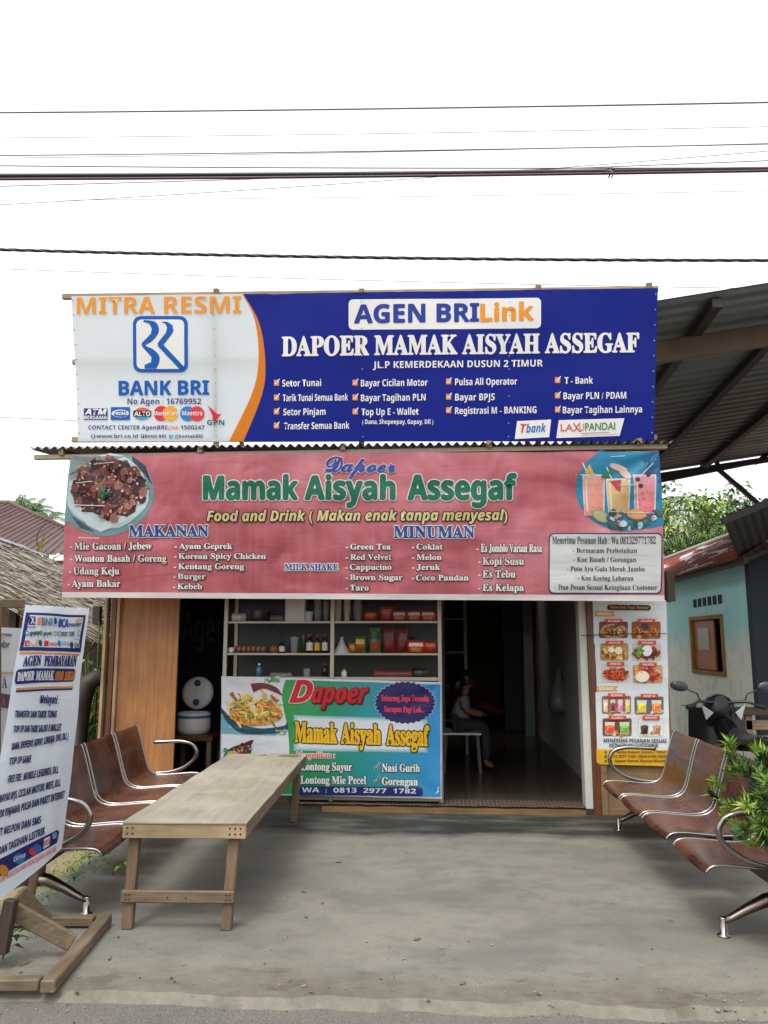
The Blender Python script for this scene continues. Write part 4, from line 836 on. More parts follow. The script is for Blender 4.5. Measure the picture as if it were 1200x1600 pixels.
ch = thing('person', 'child with black hair in a pale shirt seated at the counter, back turned', 'person', cq+Vector((0, 0, .46)))
P0 = cq+Vector((0, 0, .46))
def at(a, b, c, r): return (P0.x+a, P0.y+b, P0.z+c, r)
body = [at(-.02, 0, .09, .1), at(-.01, 0, .2, .095), at(.02, 0, .32, .1), at(.04, 0, .4, .05), at(.05, 0, .46, .045), at(.08, 0, .55, .075), at(.09, 0, .62, .07),
        at(.02, .13, .36, .042), at(.06, .17, .24, .033), at(.2, .13, .2, .026), at(.25, .12, .2, .022), at(.02, -.13, .36, .042), at(.05, -.18, .24, .033), at(.19, -.14, .19, .026), at(.24, -.13, .19, .022),
        at(.0, .07, .07, .075), at(.27, .09, .06, .055), at(.28, .09, -.16, .042), at(.27, .09, -.36, .03), at(.36, .09, -.39, .024), at(.0, -.07, .07, .075), at(.27, -.09, .06, .055), at(.28, -.09, -.16, .042), at(.27, -.09, -.36, .03), at(.36, -.09, -.39, .024)]
ed = [(0, 1), (1, 2), (2, 3), (3, 4), (4, 5), (5, 6), (2, 7), (7, 8), (8, 9), (9, 10), (2, 11), (11, 12), (12, 13), (13, 14), (0, 15), (15, 16), (16, 17), (17, 18), (18, 19), (0, 20), (20, 21), (21, 22), (22, 23), (23, 24)]
skb = skin_body('body', body, ed, SKIN)
for sg in (.12, -.13):
    for i in range(5): a = P0+Vector((.245, sg+(i-2)*.012, .195)); skb.tube([a, a+Vector((.025, 0, -.004)), a+Vector((.045-.004*abs(i-2), 0, -.016))], [.006, .0055, .004], 6)
for sg in (-1, 1): skb.ball(P0+Vector((.075, sg*.078, .555)), (.014, .01, .022), 0, 8, 6)
skb.build('body', SKIN, ch)
MB().ball(P0+Vector((.06, 0, .6)), (.098, .094, .1), jit=.12, n=16, m=12).tube([P0+Vector((.0, 0, .6)), P0+Vector((-.05, 0, .52)), P0+Vector((-.06, 0, .4))], [.07, .075, .05], 12).build('hair', HAIR, ch)
sh = [at(-.02, 0, .04, .125), at(-.01, 0, .2, .115), at(.02, 0, .33, .118), at(.035, 0, .395, .07), at(.02, .13, .36, .056), at(.05, .165, .26, .05), at(.02, -.13, .36, .056), at(.045, -.175, .26, .05)]
skin_body('shirt', sh, [(0, 1), (1, 2), (2, 3), (2, 4), (4, 5), (2, 6), (6, 7)], SHIRT).build('shirt', SHIRT, ch)
shs = [at(-.02, 0, .06, .12), at(.0, .075, .075, .09), at(.265, .09, .06, .072), at(.28, .09, -.16, .058), at(.27, .09, -.33, .05), at(.0, -.075, .075, .09), at(.265, -.09, .06, .072), at(.28, -.09, -.16, .058), at(.27, -.09, -.33, .05)]
skin_body('shorts', shs, [(0, 1), (1, 2), (2, 3), (3, 4), (0, 5), (5, 6), (6, 7), (7, 8)], DARKP).build('trousers', plain('dark_trousers', (34, 34, 42), .8), ch)
# shelf with dim goods on the far left of the back room
sx0, sx1 = PY(692, 1000, 11.2).x, PY(727, 1000, 11.2).x
t = thing('shelf_rack', 'pale upright shelf rack in the dim room behind the seated child', 'shelf', ((sx0+sx1)/2, 11.2, .06))
for x in (sx0, sx1): MB().box((x-.02, 11.1, .06), (x+.02, 11.4, 2.4)).build('upright', PLASTER, t)
for z in (.5, .95, 1.4, 1.85, 2.35): MB().box((sx0+.021, 11.1, z-.012), (sx1-.021, 11.4, z+.012)).build('shelf', plain('shelf_board', (120, 116, 108)), t)

# ============================================================ FURNITURE ON THE PORCH
k = NT('worn_brown_seat')
f = k.noise(3.2, 7, (1, 1, 1), .65); g = k.noise(26, 4)
c = k.ramp(f, [(.3, lin((46, 26, 20))), (.48, lin((66, 38, 30))), (.6, lin((80, 48, 38))), (.7, lin((112, 64, 32)))])
c = k.mix(k.ramp(g, [(.48, (0,)*3), (.78, (.35,)*3)]), c, lin((112, 78, 66)))
c = k.mix(k.ramp(k.noise(1.6, 8, (1, 1, 1), .7, .5), [(.5, (0,)*3), (.66, (.5,)*3)]), c, lin((98, 60, 48)))
k.col(c); k.set(Roughness=k.ramp(f, [(.3, (.18,)*3), (.7, (.36,)*3)])); k.b.inputs['Specular IOR Level'].default_value = .6
v = k.n('ShaderNodeTexVoronoi', Scale=260); k.l(k.co(), v.inputs['Vector']); k.bump(v.outputs['Distance'], .15, .001); SEAT = k.m
PROF = [(-.012, .345), (0, .362), (.03, .378), (.1, .382), (.22, .374), (.34, .366), (.42, .376), (.475, .41), (.505, .47), (.535, .57), (.57, .69), (.598, .775), (.606, .79), (.612, .8)]
def smooth_prof(p, n=4): return cat(p, n)
SP = smooth_prof(PROF)
def make_bench(label, gaps, seat_w=.585):
    t = thing('waiting_bench', label, 'bench', (0, 0, 0), 'airport-style waiting benches'); x = 0; L = seat_w*4+sum(gaps)
    for i in range(4):
        m = len(SP)-1
        def fn(u, v): 
            k_ = min(m-1, int(v*m)); f_ = v*m-k_; a, b = SP[k_], SP[k_+1]
            yy, zz = a[0]*(1-f_)+b[0]*f_, a[1]*(1-f_)+b[1]*f_
            return (x+.014+(seat_w-.028)*u, yy, zz-.012*math.sin(math.pi*u)*(1 if v < .5 else .4))
        mb = MB().grid(fn, 6, m); mb.grid(lambda u, v: Vector(fn(u, v))+Vector((0, .006, -.012)), 6, m)
        st = mb.build('seat_shell', SEAT, t, fix=False)
        for e in (.006, seat_w-.006): MB().tube([(x+e, a, b-.002) for a, b in SP], .0085, 8).build('edge_rail', CHROME, st)
        x += seat_w+(gaps[i] if i < 3 else 0)
    MB().box((.06, .36, .25), (L-.06, .43, .33)).build('beam', BLACK, t, .006)
    for xx in (.1, L-.1):
        lg = MB().tube([(xx, .395, .345), (xx, .395, .25), (xx, .395, .16)], [.05, .055, .05], 12)
        lg.tube([(xx, .41, .2), (xx, .32, .185), (xx, .22, .14), (xx, .13, .092), (xx, .09, .075)], [.05, .042, .032, .024, .02], 10, flat=.8)
        lg.tube([(xx, .38, .2), (xx, .48, .185), (xx, .58, .135), (xx, .66, .088), (xx, .69, .075)], [.05, .042, .032, .024, .02], 10, flat=.8)
        lo = lg.build('leg', CAST, t)
        for yy in (.09, .69): MB().lathe([(.0, .098), (.016, .098), (.019, .09), (.019, .014), (.034, .01), (.036, 0), (0, 0)], (xx, yy, 0), 14).build('foot', CHROME, lo)
    for xx in (-.012, L+.012):
        ar = cat([(.43, .375), (.3, .385), (.18, .42), (.085, .49), (.06, .56), (.1, .625), (.2, .652), (.34, .65), (.45, .645)], 5)
        MB().tube([(xx, a, b) for a, b in ar], .0165, 10).build('armrest', CHROME, t)
    return t
b1 = make_bench('worn brown four-seat steel bench on the right, in front of the menu poster', [.045, .045, .13], .6)
place(b1, (1.345, 7.2, 0), R(-90+.8))
b2 = make_bench('worn brown four-seat steel bench on the left, between the sign stand and the low table', [.05, .05, .05], .635)
place(b2, (-1.97, 4.68, 0), R(90+4.6))

TZ = .56
c0 = PZ(195, 1284, TZ); c1 = PZ(377, 1290, TZ); cb_ = PZ(417, 1179, TZ); tl = 2.72; tw = (c1-c0).length
ang = math.atan2(-(((PZ(356, 1180, TZ)+PZ(478, 1178, TZ))/2-(c0+c1)/2).x), (((PZ(356, 1180, TZ)+PZ(478, 1178, TZ))/2-(c0+c1)/2).y))
t = thing('low_table', 'long low bench table with weathered plywood top and raw timber legs', 'table', (0, 0, 0))
mb = MB(); N = 40
edge = [(0+.008*smooth_n(0, i, 1, 4, 3)-.012, tl*i/N) for i in range(N+1)]; edr = [(tw+.012+.01*smooth_n(5, i, 1, 5, 3), tl*i/N) for i in range(N+1)]
mb.prism([(a, b-.015 if i == 0 else b, TZ-.007) for i, (a, b) in enumerate(edge)]+[(a, b-.015 if b == 0 else b, TZ-.007) for a, b in edr[::-1]], (0, 0, .007))
k = NT('table_top_ply'); g = k.noise(1.4, 6, (16, .8, 1), .6, .4); f = k.noise(2.4, 7, rough=.65); h = k.noise(9, 6, (1, 1.6, 1), .7)
c = k.ramp(g, [(.3, lin((118, 112, 98))), (.6, lin((132, 126, 111))), (.8, lin((140, 134, 118)))]); c = k.mix(k.ramp(f, [(.44, (0,)*3), (.62, (.7,)*3)]), c, lin((152, 147, 134)))
c = k.mix(k.ramp(k.noise(1.3, 8, rough=.7), [(.52, (0,)*3), (.7, (.5,)*3)]), c, lin((108, 98, 80)))
c = k.mix(k.ramp(h, [(.63, (0,)*3), (.72, (.7,)*3)]), c, lin((96, 72, 48))); k.col(c); k.set(Roughness=.75); k.bump(h, .2, .006)
mb.build('tabletop', k.m, t)
mb = MB(); mb.prism([(tw-.22, tl-.16, TZ+.001), (tw-.06, tl-.2, TZ+.001), (tw-.02, tl-.1, TZ+.001), (tw-.08, tl-.04, TZ+.001), (tw-.2, tl-.07, TZ+.001)], (0, 0, .0012)); mb.prism([(tw-.42, tl-.1, TZ+.001), (tw-.33, tl-.12, TZ+.001), (tw-.34, tl-.05, TZ+.001)], (0, 0, .0012))
mb.build('peeled_patch', plain('bare_brown_ply', (112, 76, 46), .8, 0, .35, 20), t)
for y0_, y1_ in ((-.01, .018), (tl-.03, tl-.002)):
    ap = MB().box((-.008, y0_, TZ-.085), (tw+.008, y1_, TZ-.0075)).build('end_rail', W_PALE, t, .003)
    if y0_ < 0:
        mb = MB()
        for x in (.02, .05, tw-.08, tw-.05, tw-.02):
            for z in (TZ-.03, TZ-.06): mb.ball((x, -.011, z), (.006, .003, .006), 0, 6, 4)
        mb.build('nail', DARKSTEEL, ap)
for x in (0, tw): MB().box((x-.012, .019, TZ-.08), (x+.012, tl-.031, TZ-.0075)).build('side_rail', W_TIMBER_Y, t, .003)
for x, dx in ((.05, -.012), (tw-.06, -.03)):
    for y, dy in ((.05, -.03), (tl-.07, .01)): MB().beam((x, y, TZ-.01), (x+dx, y+dy, 0), .058, .05, 0, (0, 1, 0)).build('leg', W_TIMBER_Z, t, .004)
for y in (-.015, tl-.04):
    sr = MB().box((.0, y, .14), (tw-.045, y+.022, .205)).build('stretcher', W_TIMBER, t, .006)
    mb = MB()
    for x in (.03, .05, .26, .36, tw-.09, tw-.07):
        for z in ((.16, .185) if x < .06 or x > tw-.1 else (.17,)): mb.ball((x, y-.001, z), (.005, .003, .005), 0, 6, 4)
    mb.build('nail', DARKSTEEL, sr)
place(t, (c0.x, c0.y, 0), ang)

# ------------------------------------------------------------ wooden sign stand at the left edge
k0 = PY(40, 945, 4.1); k1 = PY(139, 950, 4.45); k2 = PY(95, 1326, 4.32); k3 = PY(-47, 1450, 3.45)
q4 = [(38, 945), (140, 950), (95, 1326), (-47, 1450)]
def inv(px, py):
    s_, t_ = .5, .5
    for _ in range(6):
        a, b, c, d = q4; f_ = [(a[i]*(1-s_)+b[i]*s_)*(1-t_)+(d[i]*(1-s_)+c[i]*s_)*t_-(px, py)[i] for i in (0, 1)]
        js = [(b[i]-a[i])*(1-t_)+(c[i]-d[i])*t_ for i in (0, 1)]; jt = [(d[i]-a[i])*(1-s_)+(c[i]-b[i])*s_ for i in (0, 1)]
        D = js[0]*jt[1]-js[1]*jt[0]; s_ -= (f_[0]*jt[1]-f_[1]*jt[0])/D; t_ -= (js[0]*f_[1]-js[1]*f_[0])/D
    return s_, t_
NS = ((k1-k0).cross(k3-k0)).normalized(); NS = NS if NS.y < 0 else -NS
def SGP(px, py, off=0, back=0):
    s_, t_ = inv(px, py); p = (k0*(1-s_)+k1*s_)*(1-t_)+(k3*(1-s_)+k2*s_)*t_
    return p+NS*(off+.02*math.sin(s_*5+t_*4)*t_+.012*smooth_n(s_, t_, .3, .16, 4)-back)
sg = thing('sign_stand', 'leaning wooden sign stand with white payment-agent banner at the left edge', 'sign', (-1.95, 4.1, 0))
S = Sheet(SGP, 'loose', 1.05, 12)
S.quadgrid(q4, 24, 60, (214, 222, 232), 0)
NV, OR, RD = (36, 42, 112), (224, 140, 60), (206, 50, 60)
S.poly([(38, 960), (133.5, 962.5), (126, 1024), (25, 1032.5)], NV, 1); S.poly([(43, 965), (129, 967), (121.5, 1018), (31, 1025.5)], (218, 226, 234), 1.5)
S.poly([(41.5, 968), (51, 968), (50, 984), (40, 984)], NV, 2); S.line([(44, 970), (47, 975), (43.5, 982)], 1.5, (218, 226, 234), 2.5); S.line([(48, 970), (46, 976), (48.5, 982)], 1.5, (218, 226, 234), 2.5); S.text('BANK BRI', 'B', 36, 50, 990, 3, NV, 3)
S.poly([(54, 970), (59, 970), (58, 984), (52.5, 984)], (230, 130, 90), 2); S.text('BNI', 'r', 60, 76, 984, 13.5, (70, 120, 130), 3, 983.5, bold=.2); S.ell(82.5, 976, 4.6, 8, (90, 130, 180), 2); S.ell(82.5, 976, 3.9, 7.2, (218, 226, 234), 2.4); S.ell(82.5, 975, 2.8, 5.4, (26, 66, 150), 2.8, 12, 0, .2)
S.text('BCA', 'I', 88, 104, 984.5, 14, (30, 70, 160), 3, 984, bold=.4); S.text('mandiri', 'r', 105.5, 125, 983, 8, (50, 60, 100), 3, 982, bold=.15); S.line([(116, 973), (120, 969.5), (123, 972), (128, 969)], 2.2, (226, 170, 60), 3)
S.ell(37, 1000, 3.4, 5, (40, 150, 170), 2); S.ell(37, 1000, 1.6, 2.4, (218, 226, 234), 2.5); S.text('gopay', 'r', 41, 56, 1003, 8, (50, 56, 70), 3, 1001, bold=.3); S.ell(58.5, 998, 2.4, 4.6, (60, 150, 110), 2); S.text('goyek', 'r', 62, 77, 1001.5, 7, (60, 66, 76), 3, 1000, bold=.2)
S.text('OVO', 'r', 79, 92.5, 1002, 9, (56, 60, 74), 3, 1001); S.text('FREE FIRE', 'I', 92.5, 114.5, 1001, 8, (40, 44, 60), 3, 999); S.rr(120, 988, 124, 998, .5, (120, 130, 140), 2); S.rr(120.8, 989, 123.2, 997, .3, (218, 226, 234), 2.4); S.line([(114, 1003.5), (125, 1003)], 1, (140, 150, 156), 2)
S.poly([(33.5, 1014), (40, 1013.5), (39, 1023.5), (32.5, 1024)], RD, 2); S.text('S', 'B', 35, 38, 1022, 5, (230, 220, 220), 3); S.text('Pay', 'r', 40, 47.5, 1023, 6, (220, 110, 90), 3); S.poly([(50, 1010), (53.5, 1009), (52, 1022), (48.5, 1023)], (210, 190, 70), 2); S.ell(57, 1016, 3, 6, (40, 70, 130), 2)
S.poly([(64, 1011), (71, 1010.5), (70.5, 1020), (63, 1021)], RD, 2); S.text('LinkAja', 'r', 72, 84.5, 1018.5, 6, (214, 90, 100), 3, 1017.5, bold=.2); S.ell(88, 1013.5, 2.6, 5.4, (40, 110, 180), 2); S.text('DANA', 'r', 91, 105, 1017, 7, (60, 120, 180), 3, 1016); S.ell(109.5, 1014, 3.6, 6, (60, 66, 80), 2, 6); S.rr(115, 1009.5, 124, 1018.5, .5, (70, 76, 84), 2); S.rr(116, 1010.5, 123, 1017.5, .5, (200, 206, 214), 2.4); S.text('PB', 'B', 117, 122, 1017, 5, (70, 76, 84), 3)
S.poly([(25.5, 1035), (124.5, 1026.5), (124, 1029.5), (25, 1038.5)], OR, 1)
S.text('AGEN', 'S', 29, 55, 1060, 17, NV, 3, 1056, shear=.12, bold=.5); S.text('PEMBAYARAN', 'S', 61, 117, 1056, 17, NV, 3, 1048, shear=.12, bold=.5)
S.poly([(20, 1069), (24, 1065), (114, 1052), (118, 1055), (115.5, 1069), (112, 1073), (18, 1092), (17, 1086)], NV, 1.4)
S.text('DAPOER', 'S', 20, 44, 1086.5, 15, (222, 226, 232), 3, 1082, shear=.12, bold=.3); S.text('MAMAK', 'S', 47, 77, 1082, 15, (222, 226, 232), 3, 1077, shear=.12, bold=.3); S.text('AISYAH', 'S', 79, 94, 1077, 14, OR, 3, 1074, shear=.12, bold=.3); S.text('ASSEGAF', 'S', 96, 115, 1074, 14, OR, 3, 1070, shear=.12, bold=.3)
S.poly([(19, 1098), (113, 1080), (112.5, 1083), (18.5, 1101.5)], OR, 1); S.poly([(18.5, 1102), (112, 1083.5), (111.5, 1086.5), (18, 1105.5)], NV, 1)
S.text('Melayani :', 'B', 55, 86, 1118, 13, NV, 3, 1114, shear=.1, bold=.3)
for tx, a, b, ya, yb in (('TRANSFER DAN TARIK TUNAI', 14, 82, 1148, 1136), ('TOP UP DAN TARIK SALDO E-WALLET', 11, 90, 1173, 1155), ('DANA, SHOPEEPAY, GOPAY, LINKAJA, OVO, DLL )', 8, 101, 1201, 1166), ('TOP UP GAME', 4, 41, 1224, 1212), ('FREE FIRE , MOBILE LEGENDS, DLL', 2, 83, 1251, 1221),
                          ('BAYAR BPJS, CICILAN MOTOR, WIFI, DLL', -10, 86, 1281, 1240), ('VOUTOR PINJAMAN, PULSA DAN PAKET INTERNET', -22, 93, 1308, 1256), ('PAKET NELPON DAN SMS', -22, 54, 1333, 1300), ('TOKEN DAN TAGIHAN LISTRIK', -32, 59, 1366, 1315)):
    S.text(tx, 'B', a, b, ya, 11, (34, 40, 104), 3, yb, shear=.12, bold=.25)
S.poly([(-40, 1393), (-34, 1375), (82, 1304), (86, 1306), (82, 1322), (-36, 1402)], NV, 1.4); S.ell(22, 1354, 9, 7, (40, 130, 190), 2.2, 16, -.5); S.text('Cirrus', 'I', 13, 31, 1360, 6, (230, 234, 240), 3.4, 1350); S.ell(-1, 1373, 7, 8, (224, 150, 60), 2.2, 14, -.5); S.ell(42, 1342, 6, 6, (206, 60, 70), 2.2); S.ell(48, 1337, 6, 6, (60, 100, 180), 2.5)
S.poly([(58, 1322), (68, 1316), (66, 1330), (56, 1337)], (218, 226, 234), 2.2); S.text('VISA', 'I', 57, 68, 1333, 7, RD, 3.2, 1326); S.rr(72, 1312, 80, 1320, .8, (150, 170, 210), 2.2, -.5)
S.text('TRANSAKSI AKAN KAMI PROSES JIKA ANDA MENUNJUKAN UANG TUNAI', 'B', -38, 80, 1411, 6.5, (214, 70, 76), 3, 1334)
for i in range(6): S.ell(44+i*18, 947.5+i*.8, .9, 1.4, (70, 76, 90), 4, 6)
S.build('banner', sg)
# the second sheet on the far side of the stand, seen past the post
def SG2(px, py, off=0): return SGP(px, py, -off, .28)+Vector((-.12, .06, -.02))
S = Sheet(SG2, 'loose', 1.0, 12); S.quadgrid(q4, 10, 30, (200, 204, 206), 0); S.P = lambda px, py, off=0: SG2(px, py, 0)+NS*(.004+off); S2 = S; S2.text('nbr', 'r', 66, 84, 985, 13, (84, 90, 98), 1, bold=.3); S2.line([(54, 960), (86, 962)], 5, (120, 120, 170), 1); S2.line([(60, 966), (75, 964)], 4, (206, 190, 130), 1); S2.text('MA', 'S', 58, 78, 1058, 20, (70, 78, 134), 1); S2.line([(45, 1034), (90, 1030)], 4, (200, 180, 160), 1); S2.rr(46, 1068, 90, 1092, 2, (120, 96, 116), 1); S2.text('DA', 'S', 58, 76, 1089, 16, (214, 150, 110), 2)
S2.build('banner', sg)
pn = PY(4, 1100, 4.0)
def pt(u, v, Y): return PY(u, v, Y)
MB().beam((pt(-14, 938, 4.02)), (pt(-18, 1500, 3.98)), .085, .06).build('post', W_TIMBER_Z, sg, .005)
MB().beam(pt(-30, 948, 4.06)+Vector((0, .02, .02)), pt(34, 946, 4.4)+Vector((0, 0, .01)), .04, .05).build('top_rail', W_TIMBER, sg, .005)
MB().beam(pt(48, 1400, 4.45), pt(128, 952, 4.5), .04, .03).build('rear_post', W_TIMBER_Z, sg, .004)
fa, fb, fc, fd_ = PZ(72, 1556, .04), PZ(163, 1443, .04), PZ(-40, 1452, .04), PZ(-70, 1556, .04)
fa = Vector((-1.77, 3.72, .035)); fb = Vector((-1.88, 4.6, .035)); fc = Vector((-2.75, 4.52, .035)); fd_ = Vector((-2.65, 3.68, .035))
MB().beam(fa, fb, .068, .055).build('foot_rail', W_TIMBER_Y, sg, .006)
for a, b in ((fb+Vector((-.05, -.03, 0)), fc), (fa+Vector((-.05, .04, 0)), fd_)): MB().beam(a, b, .056, .05).build('foot_rail', W_TIMBER, sg, .006)
MB().beam(pt(16, 1420, 4.05), (-1.87, 4.17, .06), .035, .08, 0, (0, 0, 1)).build('brace', W_TIMBER, sg, .005)
MB().beam(pt(30, 1395, 4.32), pt(72, 1440, 4.42), .035, .08).build('brace', W_TIMBER, sg, .005)
MB().beam(pt(18, 1405, 4.0), pt(2, 1490, 3.98), .06, .05).build('leg', W_DARK, sg, .005)

# ------------------------------------------------------------ potted shrub at the right edge
LEAVES = [plain('fresh_leaf', (92, 124, 42), .5, 0, .3, 30), plain('mid_leaf', (50, 82, 32), .5, 0, .25, 30), plain('deep_leaf', (26, 48, 24), .5, 0, .25, 30), plain('lime_leaf', (126, 150, 54), .5, 0, .2, 30)]
for m in LEAVES:
    b = m.node_tree.nodes['Principled BSDF']; b.inputs['Specular IOR Level'].default_value = .3
BARK = wood('bark', (70, 56, 42), (104, 86, 66), 2)
pb = PZ(1300, 1500, 0); pot = thing('potted_shrub', 'bushy green shrub with whorls of narrow leaves beside the right-hand bench', 'plant', pb)
MB().lathe([(0, .01), (.13, 0), (.15, .02), (.19, .26), (.205, .27), (.205, .31), (.185, .31), (.17, .25), (0, .25)], pb, 24).build('pot', plain('clay_pot', (120, 74, 54), .8), pot)
st, lf = MB(), MB(); Dp = pb.y; cc = PY(1212, 1238, Dp)
top = Vector((pb.x-.05, pb.y, .25))
for i in range(124):
    for _ in range(40):
        d = Vector((rnd.uniform(-1, 1), rnd.uniform(-1, 1), rnd.uniform(-1, 1)))
        if .25 < d.length < 1: break
    e = cc+Vector((d.x*.33, d.y*.33, d.z*.29)); e.x += .03*rnd.uniform(-1, 1)
    m1 = top.lerp(e, .45)+Vector((0, 0, .04)); m2 = top.lerp(cc, .7).lerp(e, .5)
    if i % 2 == 0: st.tube([top, m2, e], [.006, .004, .002], 5)
    ax = (e-m2).normalized()+Vector((0, 0, .35)); ax.normalize()
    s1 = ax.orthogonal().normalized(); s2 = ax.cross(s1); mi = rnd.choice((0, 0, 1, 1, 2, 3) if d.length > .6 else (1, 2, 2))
    for j in range(rnd.randint(30, 46)):
        a = j*2.4; sp_ = rnd.uniform(.25, 1.15); dd_ = ax*math.cos(sp_)+(s1*math.cos(a)+s2*math.sin(a))*math.sin(sp_)
        lf.leaf(e-ax*rnd.uniform(0, .06), dd_, ax, rnd.uniform(.05, .085), rnd.uniform(.0065, .011), mi if rnd.random() < .75 else rnd.choice((0, 1, 3)), .1)
st.tube([pb+Vector((0, 0, .2)), top+Vector((0, 0, .1)), top.lerp(cc, .6)], [.016, .012, .007], 8)
st.build('stem', BARK, pot); lf.build('foliage', LEAVES, pot, fix=False)

# ------------------------------------------------------------ weeds and fallen leaves
wd = MB()
for i in range(230):
    u, v = rnd.choice(((115, 1360), (135, 1345), (95, 1375), (160, 1350), (70, 1400))); b = PZ(u+rnd.gauss(0, 16), v+rnd.gauss(0, 9), 0)
    a = rnd.uniform(0, 6.28); wd.leaf(b+Vector((0, 0, rnd.uniform(0, .07))), (math.cos(a), math.sin(a), rnd.uniform(-.1, .7)), (0, 0, 1), rnd.uniform(.04, .1), rnd.uniform(.008, .018), rnd.choice((0, 0, 1, 3)), .3)
tag(wd.build('weeds', LEAVES, fix=False), 'green weeds sprouting from the slab edge under the left bench', 'weeds', kind='stuff')
def weed_plant(u, v, h, n, label):
    b = PZ(u, v, 0); t = thing('weed_plant', label, 'plant', b); tip = b+Vector((.1, -.02, h))
    MB().tube([b, b.lerp(tip, .5)+Vector((-.02, 0, .03)), tip], [.004, .003, .002], 5).build('stem', LEAVES[1], t); lf = MB()
    for i in range(n):
        p = b.lerp(tip, .35+.65*i/n); a = i*2.3; lf.leaf(p, (math.cos(a), math.sin(a), .2), (0, 0, 1), rnd.uniform(.06, .09), .032, rnd.choice((0, 3, 1)), .3)
    lf.build('leaves', LEAVES, t, fix=False)
weed_plant(176, 1368, .1, 6, 'single leafy sprig on the slab between bench and table leg'); weed_plant(4, 1498, .16, 9, 'small green seedling growing inside the foot frame of the sign stand')
DRY = plain('dry_leaf', (104, 82, 50), .8)
lf = MB().leaf((0, 0, .004), (1, 0, .05), (0, 0, 1), .06, .03, 0, .1).build('fallen_leaf', DRY, fix=False); tag(lf, 'small dry leaf lying on the porch concrete', 'leaf', 'fallen leaves on the concrete')
for i, (u, v) in enumerate(((48, 1502), (30, 1522), (120, 1552), (535, 1347), (470, 1392), (505, 1410), (1045, 1437), (645, 1470), (480, 1435), (728, 1534), (490, 1553))):
    o = lf if i == 0 else lf.copy()
    if i: COL.objects.link(o)
    o.location = PZ(u, v, .002); o.rotation_euler = (0, 0, rnd.uniform(0, 6)); sc_ = rnd.uniform(.6, 1.1); o.scale = (sc_,)*3

# ============================================================ BEHIND AND BESIDE THE SHOP
# ---- turquoise house on the right
XH = 4.0
def PXp(u, v, X): d = ray(u, v); return EYEV+d*(X/d.x)
YH = PXp(1178, 1000, XH).y
k = NT('turquoise_paint'); sz = k.n('ShaderNodeSeparateXYZ'); k.l(k.tc.outputs['Object'], sz.inputs[0])
dm = band(k, sz.outputs[2], (2.15, 1.75), 1.8, .8)
c = k.mix(dm, k.ramp(k.noise(1.2, 6), [(.3, lin((158, 218, 224))), (.7, lin((180, 228, 230)))]), k.ramp(k.noise(3, 7), [(.3, lin((200, 202, 192))), (.5, lin((232, 233, 226))), (.7, lin((212, 220, 214)))]))
c = k.mix(k.ramp(k.noise(6, 6, (1, 1, .35)), [(.58, (0,)*3), (.75, (.35,)*3)]), c, lin((130, 138, 130))); k.col(c); k.set(Roughness=.85); TURQ = k.m
SHADEW = plain('shaded_blue_wall', (30, 42, 50), .8, 0, .25, 2)  # shade under the awning is put into this wall colour
hs_ = thing('turquoise_house', 'turquoise plastered house with rusty tin roof and brown window to the right', 'house', (XH+1.5, YH, 0))
w0, w1 = PXp(1136, 1058, XH), PXp(1083, 1053, XH); wt = PXp(1133, 959, XH).z; wb = w0.z
hz = 2.66; YB = YH+7
wl = MB(); ys = [YH, w0.y, w1.y, YB]
wl.box((XH, ys[0]+.152, 0), (XH+.15, ys[1], hz)); wl.box((XH, ys[2], 0), (XH+.15, ys[3], hz)); wl.box((XH, ys[1], 0), (XH+.15, ys[2], wb)); wl.box((XH, ys[1], wt), (XH+.15, ys[2], hz))
wl.build('side_wall', TURQ, hs_); MB().box((XH+.001, YH+.002, 0), (XH+5, YH+.15, hz+.4)).build('front_wall', SHADEW, hs_)
MB().box((XH+.16, YH+.3, .02), (XH+.9, YB, hz)).build('dark_room', plain('dim_room', (40, 34, 28), .9), hs_)
fr = MB(); e = .06
for a, b in (((XH-.02, w0.y, wb), (XH+.1, w0.y+e*1.6, wt)), ((XH-.02, w1.y-e*1.6, wb), (XH+.1, w1.y, wt)), ((XH-.02, w0.y+e*1.6+.001, wb), (XH+.1, w1.y-e*1.6-.001, wb+e)), ((XH-.02, w0.y+e*1.6+.001, wt-e), (XH+.1, w1.y-e*1.6-.001, wt))): fr.box(a, b)
wn = fr.build('window', wood('ochre_frame', (132, 88, 36), (164, 116, 54), 2), hs_, .004)
sh0, sh1 = w1.y-e*1.8, w0.y+(w1.y-w0.y)*.32
MB().box((XH+.02, sh1, wb+e+.01), (XH+.05, sh0, wt-e-.01)).build('shutter', plain('red_brown_shutter', (150, 84, 44), .5, 0, .2), wn, .004)
MB().box((XH+.012, sh1+.22*(sh0-sh1), wb+.42*(wt-wb)), (XH+.018, sh1+.78*(sh0-sh1), wt-e-.12)).build('pane', plain('frosted_pane', (150, 148, 136), .3, 0, .3, 30), wn)
va, vb = PXp(1083, 944, XH), PXp(1130, 936, XH)
for i in range(6):
    y = va.y+(vb.y-va.y)*(i+.1)/6; z = va.z+(vb.z-va.z)*(i+.3)/6; MB().box((XH-.006, y+(vb.y-va.y)/6*.7, z-.06), (XH+.004, y, z+.07)).build('vent_block', plain('vent_hole', (24, 44, 48), .9), hs_)
k = NT('rusty_tin'); f = k.noise(2.6, 5, (1.8, .3, 1), .5, .5); g = k.noise(7, 6)
c = k.ramp(f, [(.4, lin((112, 52, 42))), (.56, lin((130, 64, 52))), (.585, lin((190, 190, 188))), (.7, lin((206, 208, 208)))]); c = k.mix(k.ramp(g, [(.4, (0,)*3), (.7, (.4,)*3)]), c, lin((90, 48, 38))); k.col(c); k.set(Roughness=.8); k.b.inputs['Specular IOR Level'].default_value = .15; RUST = k.m
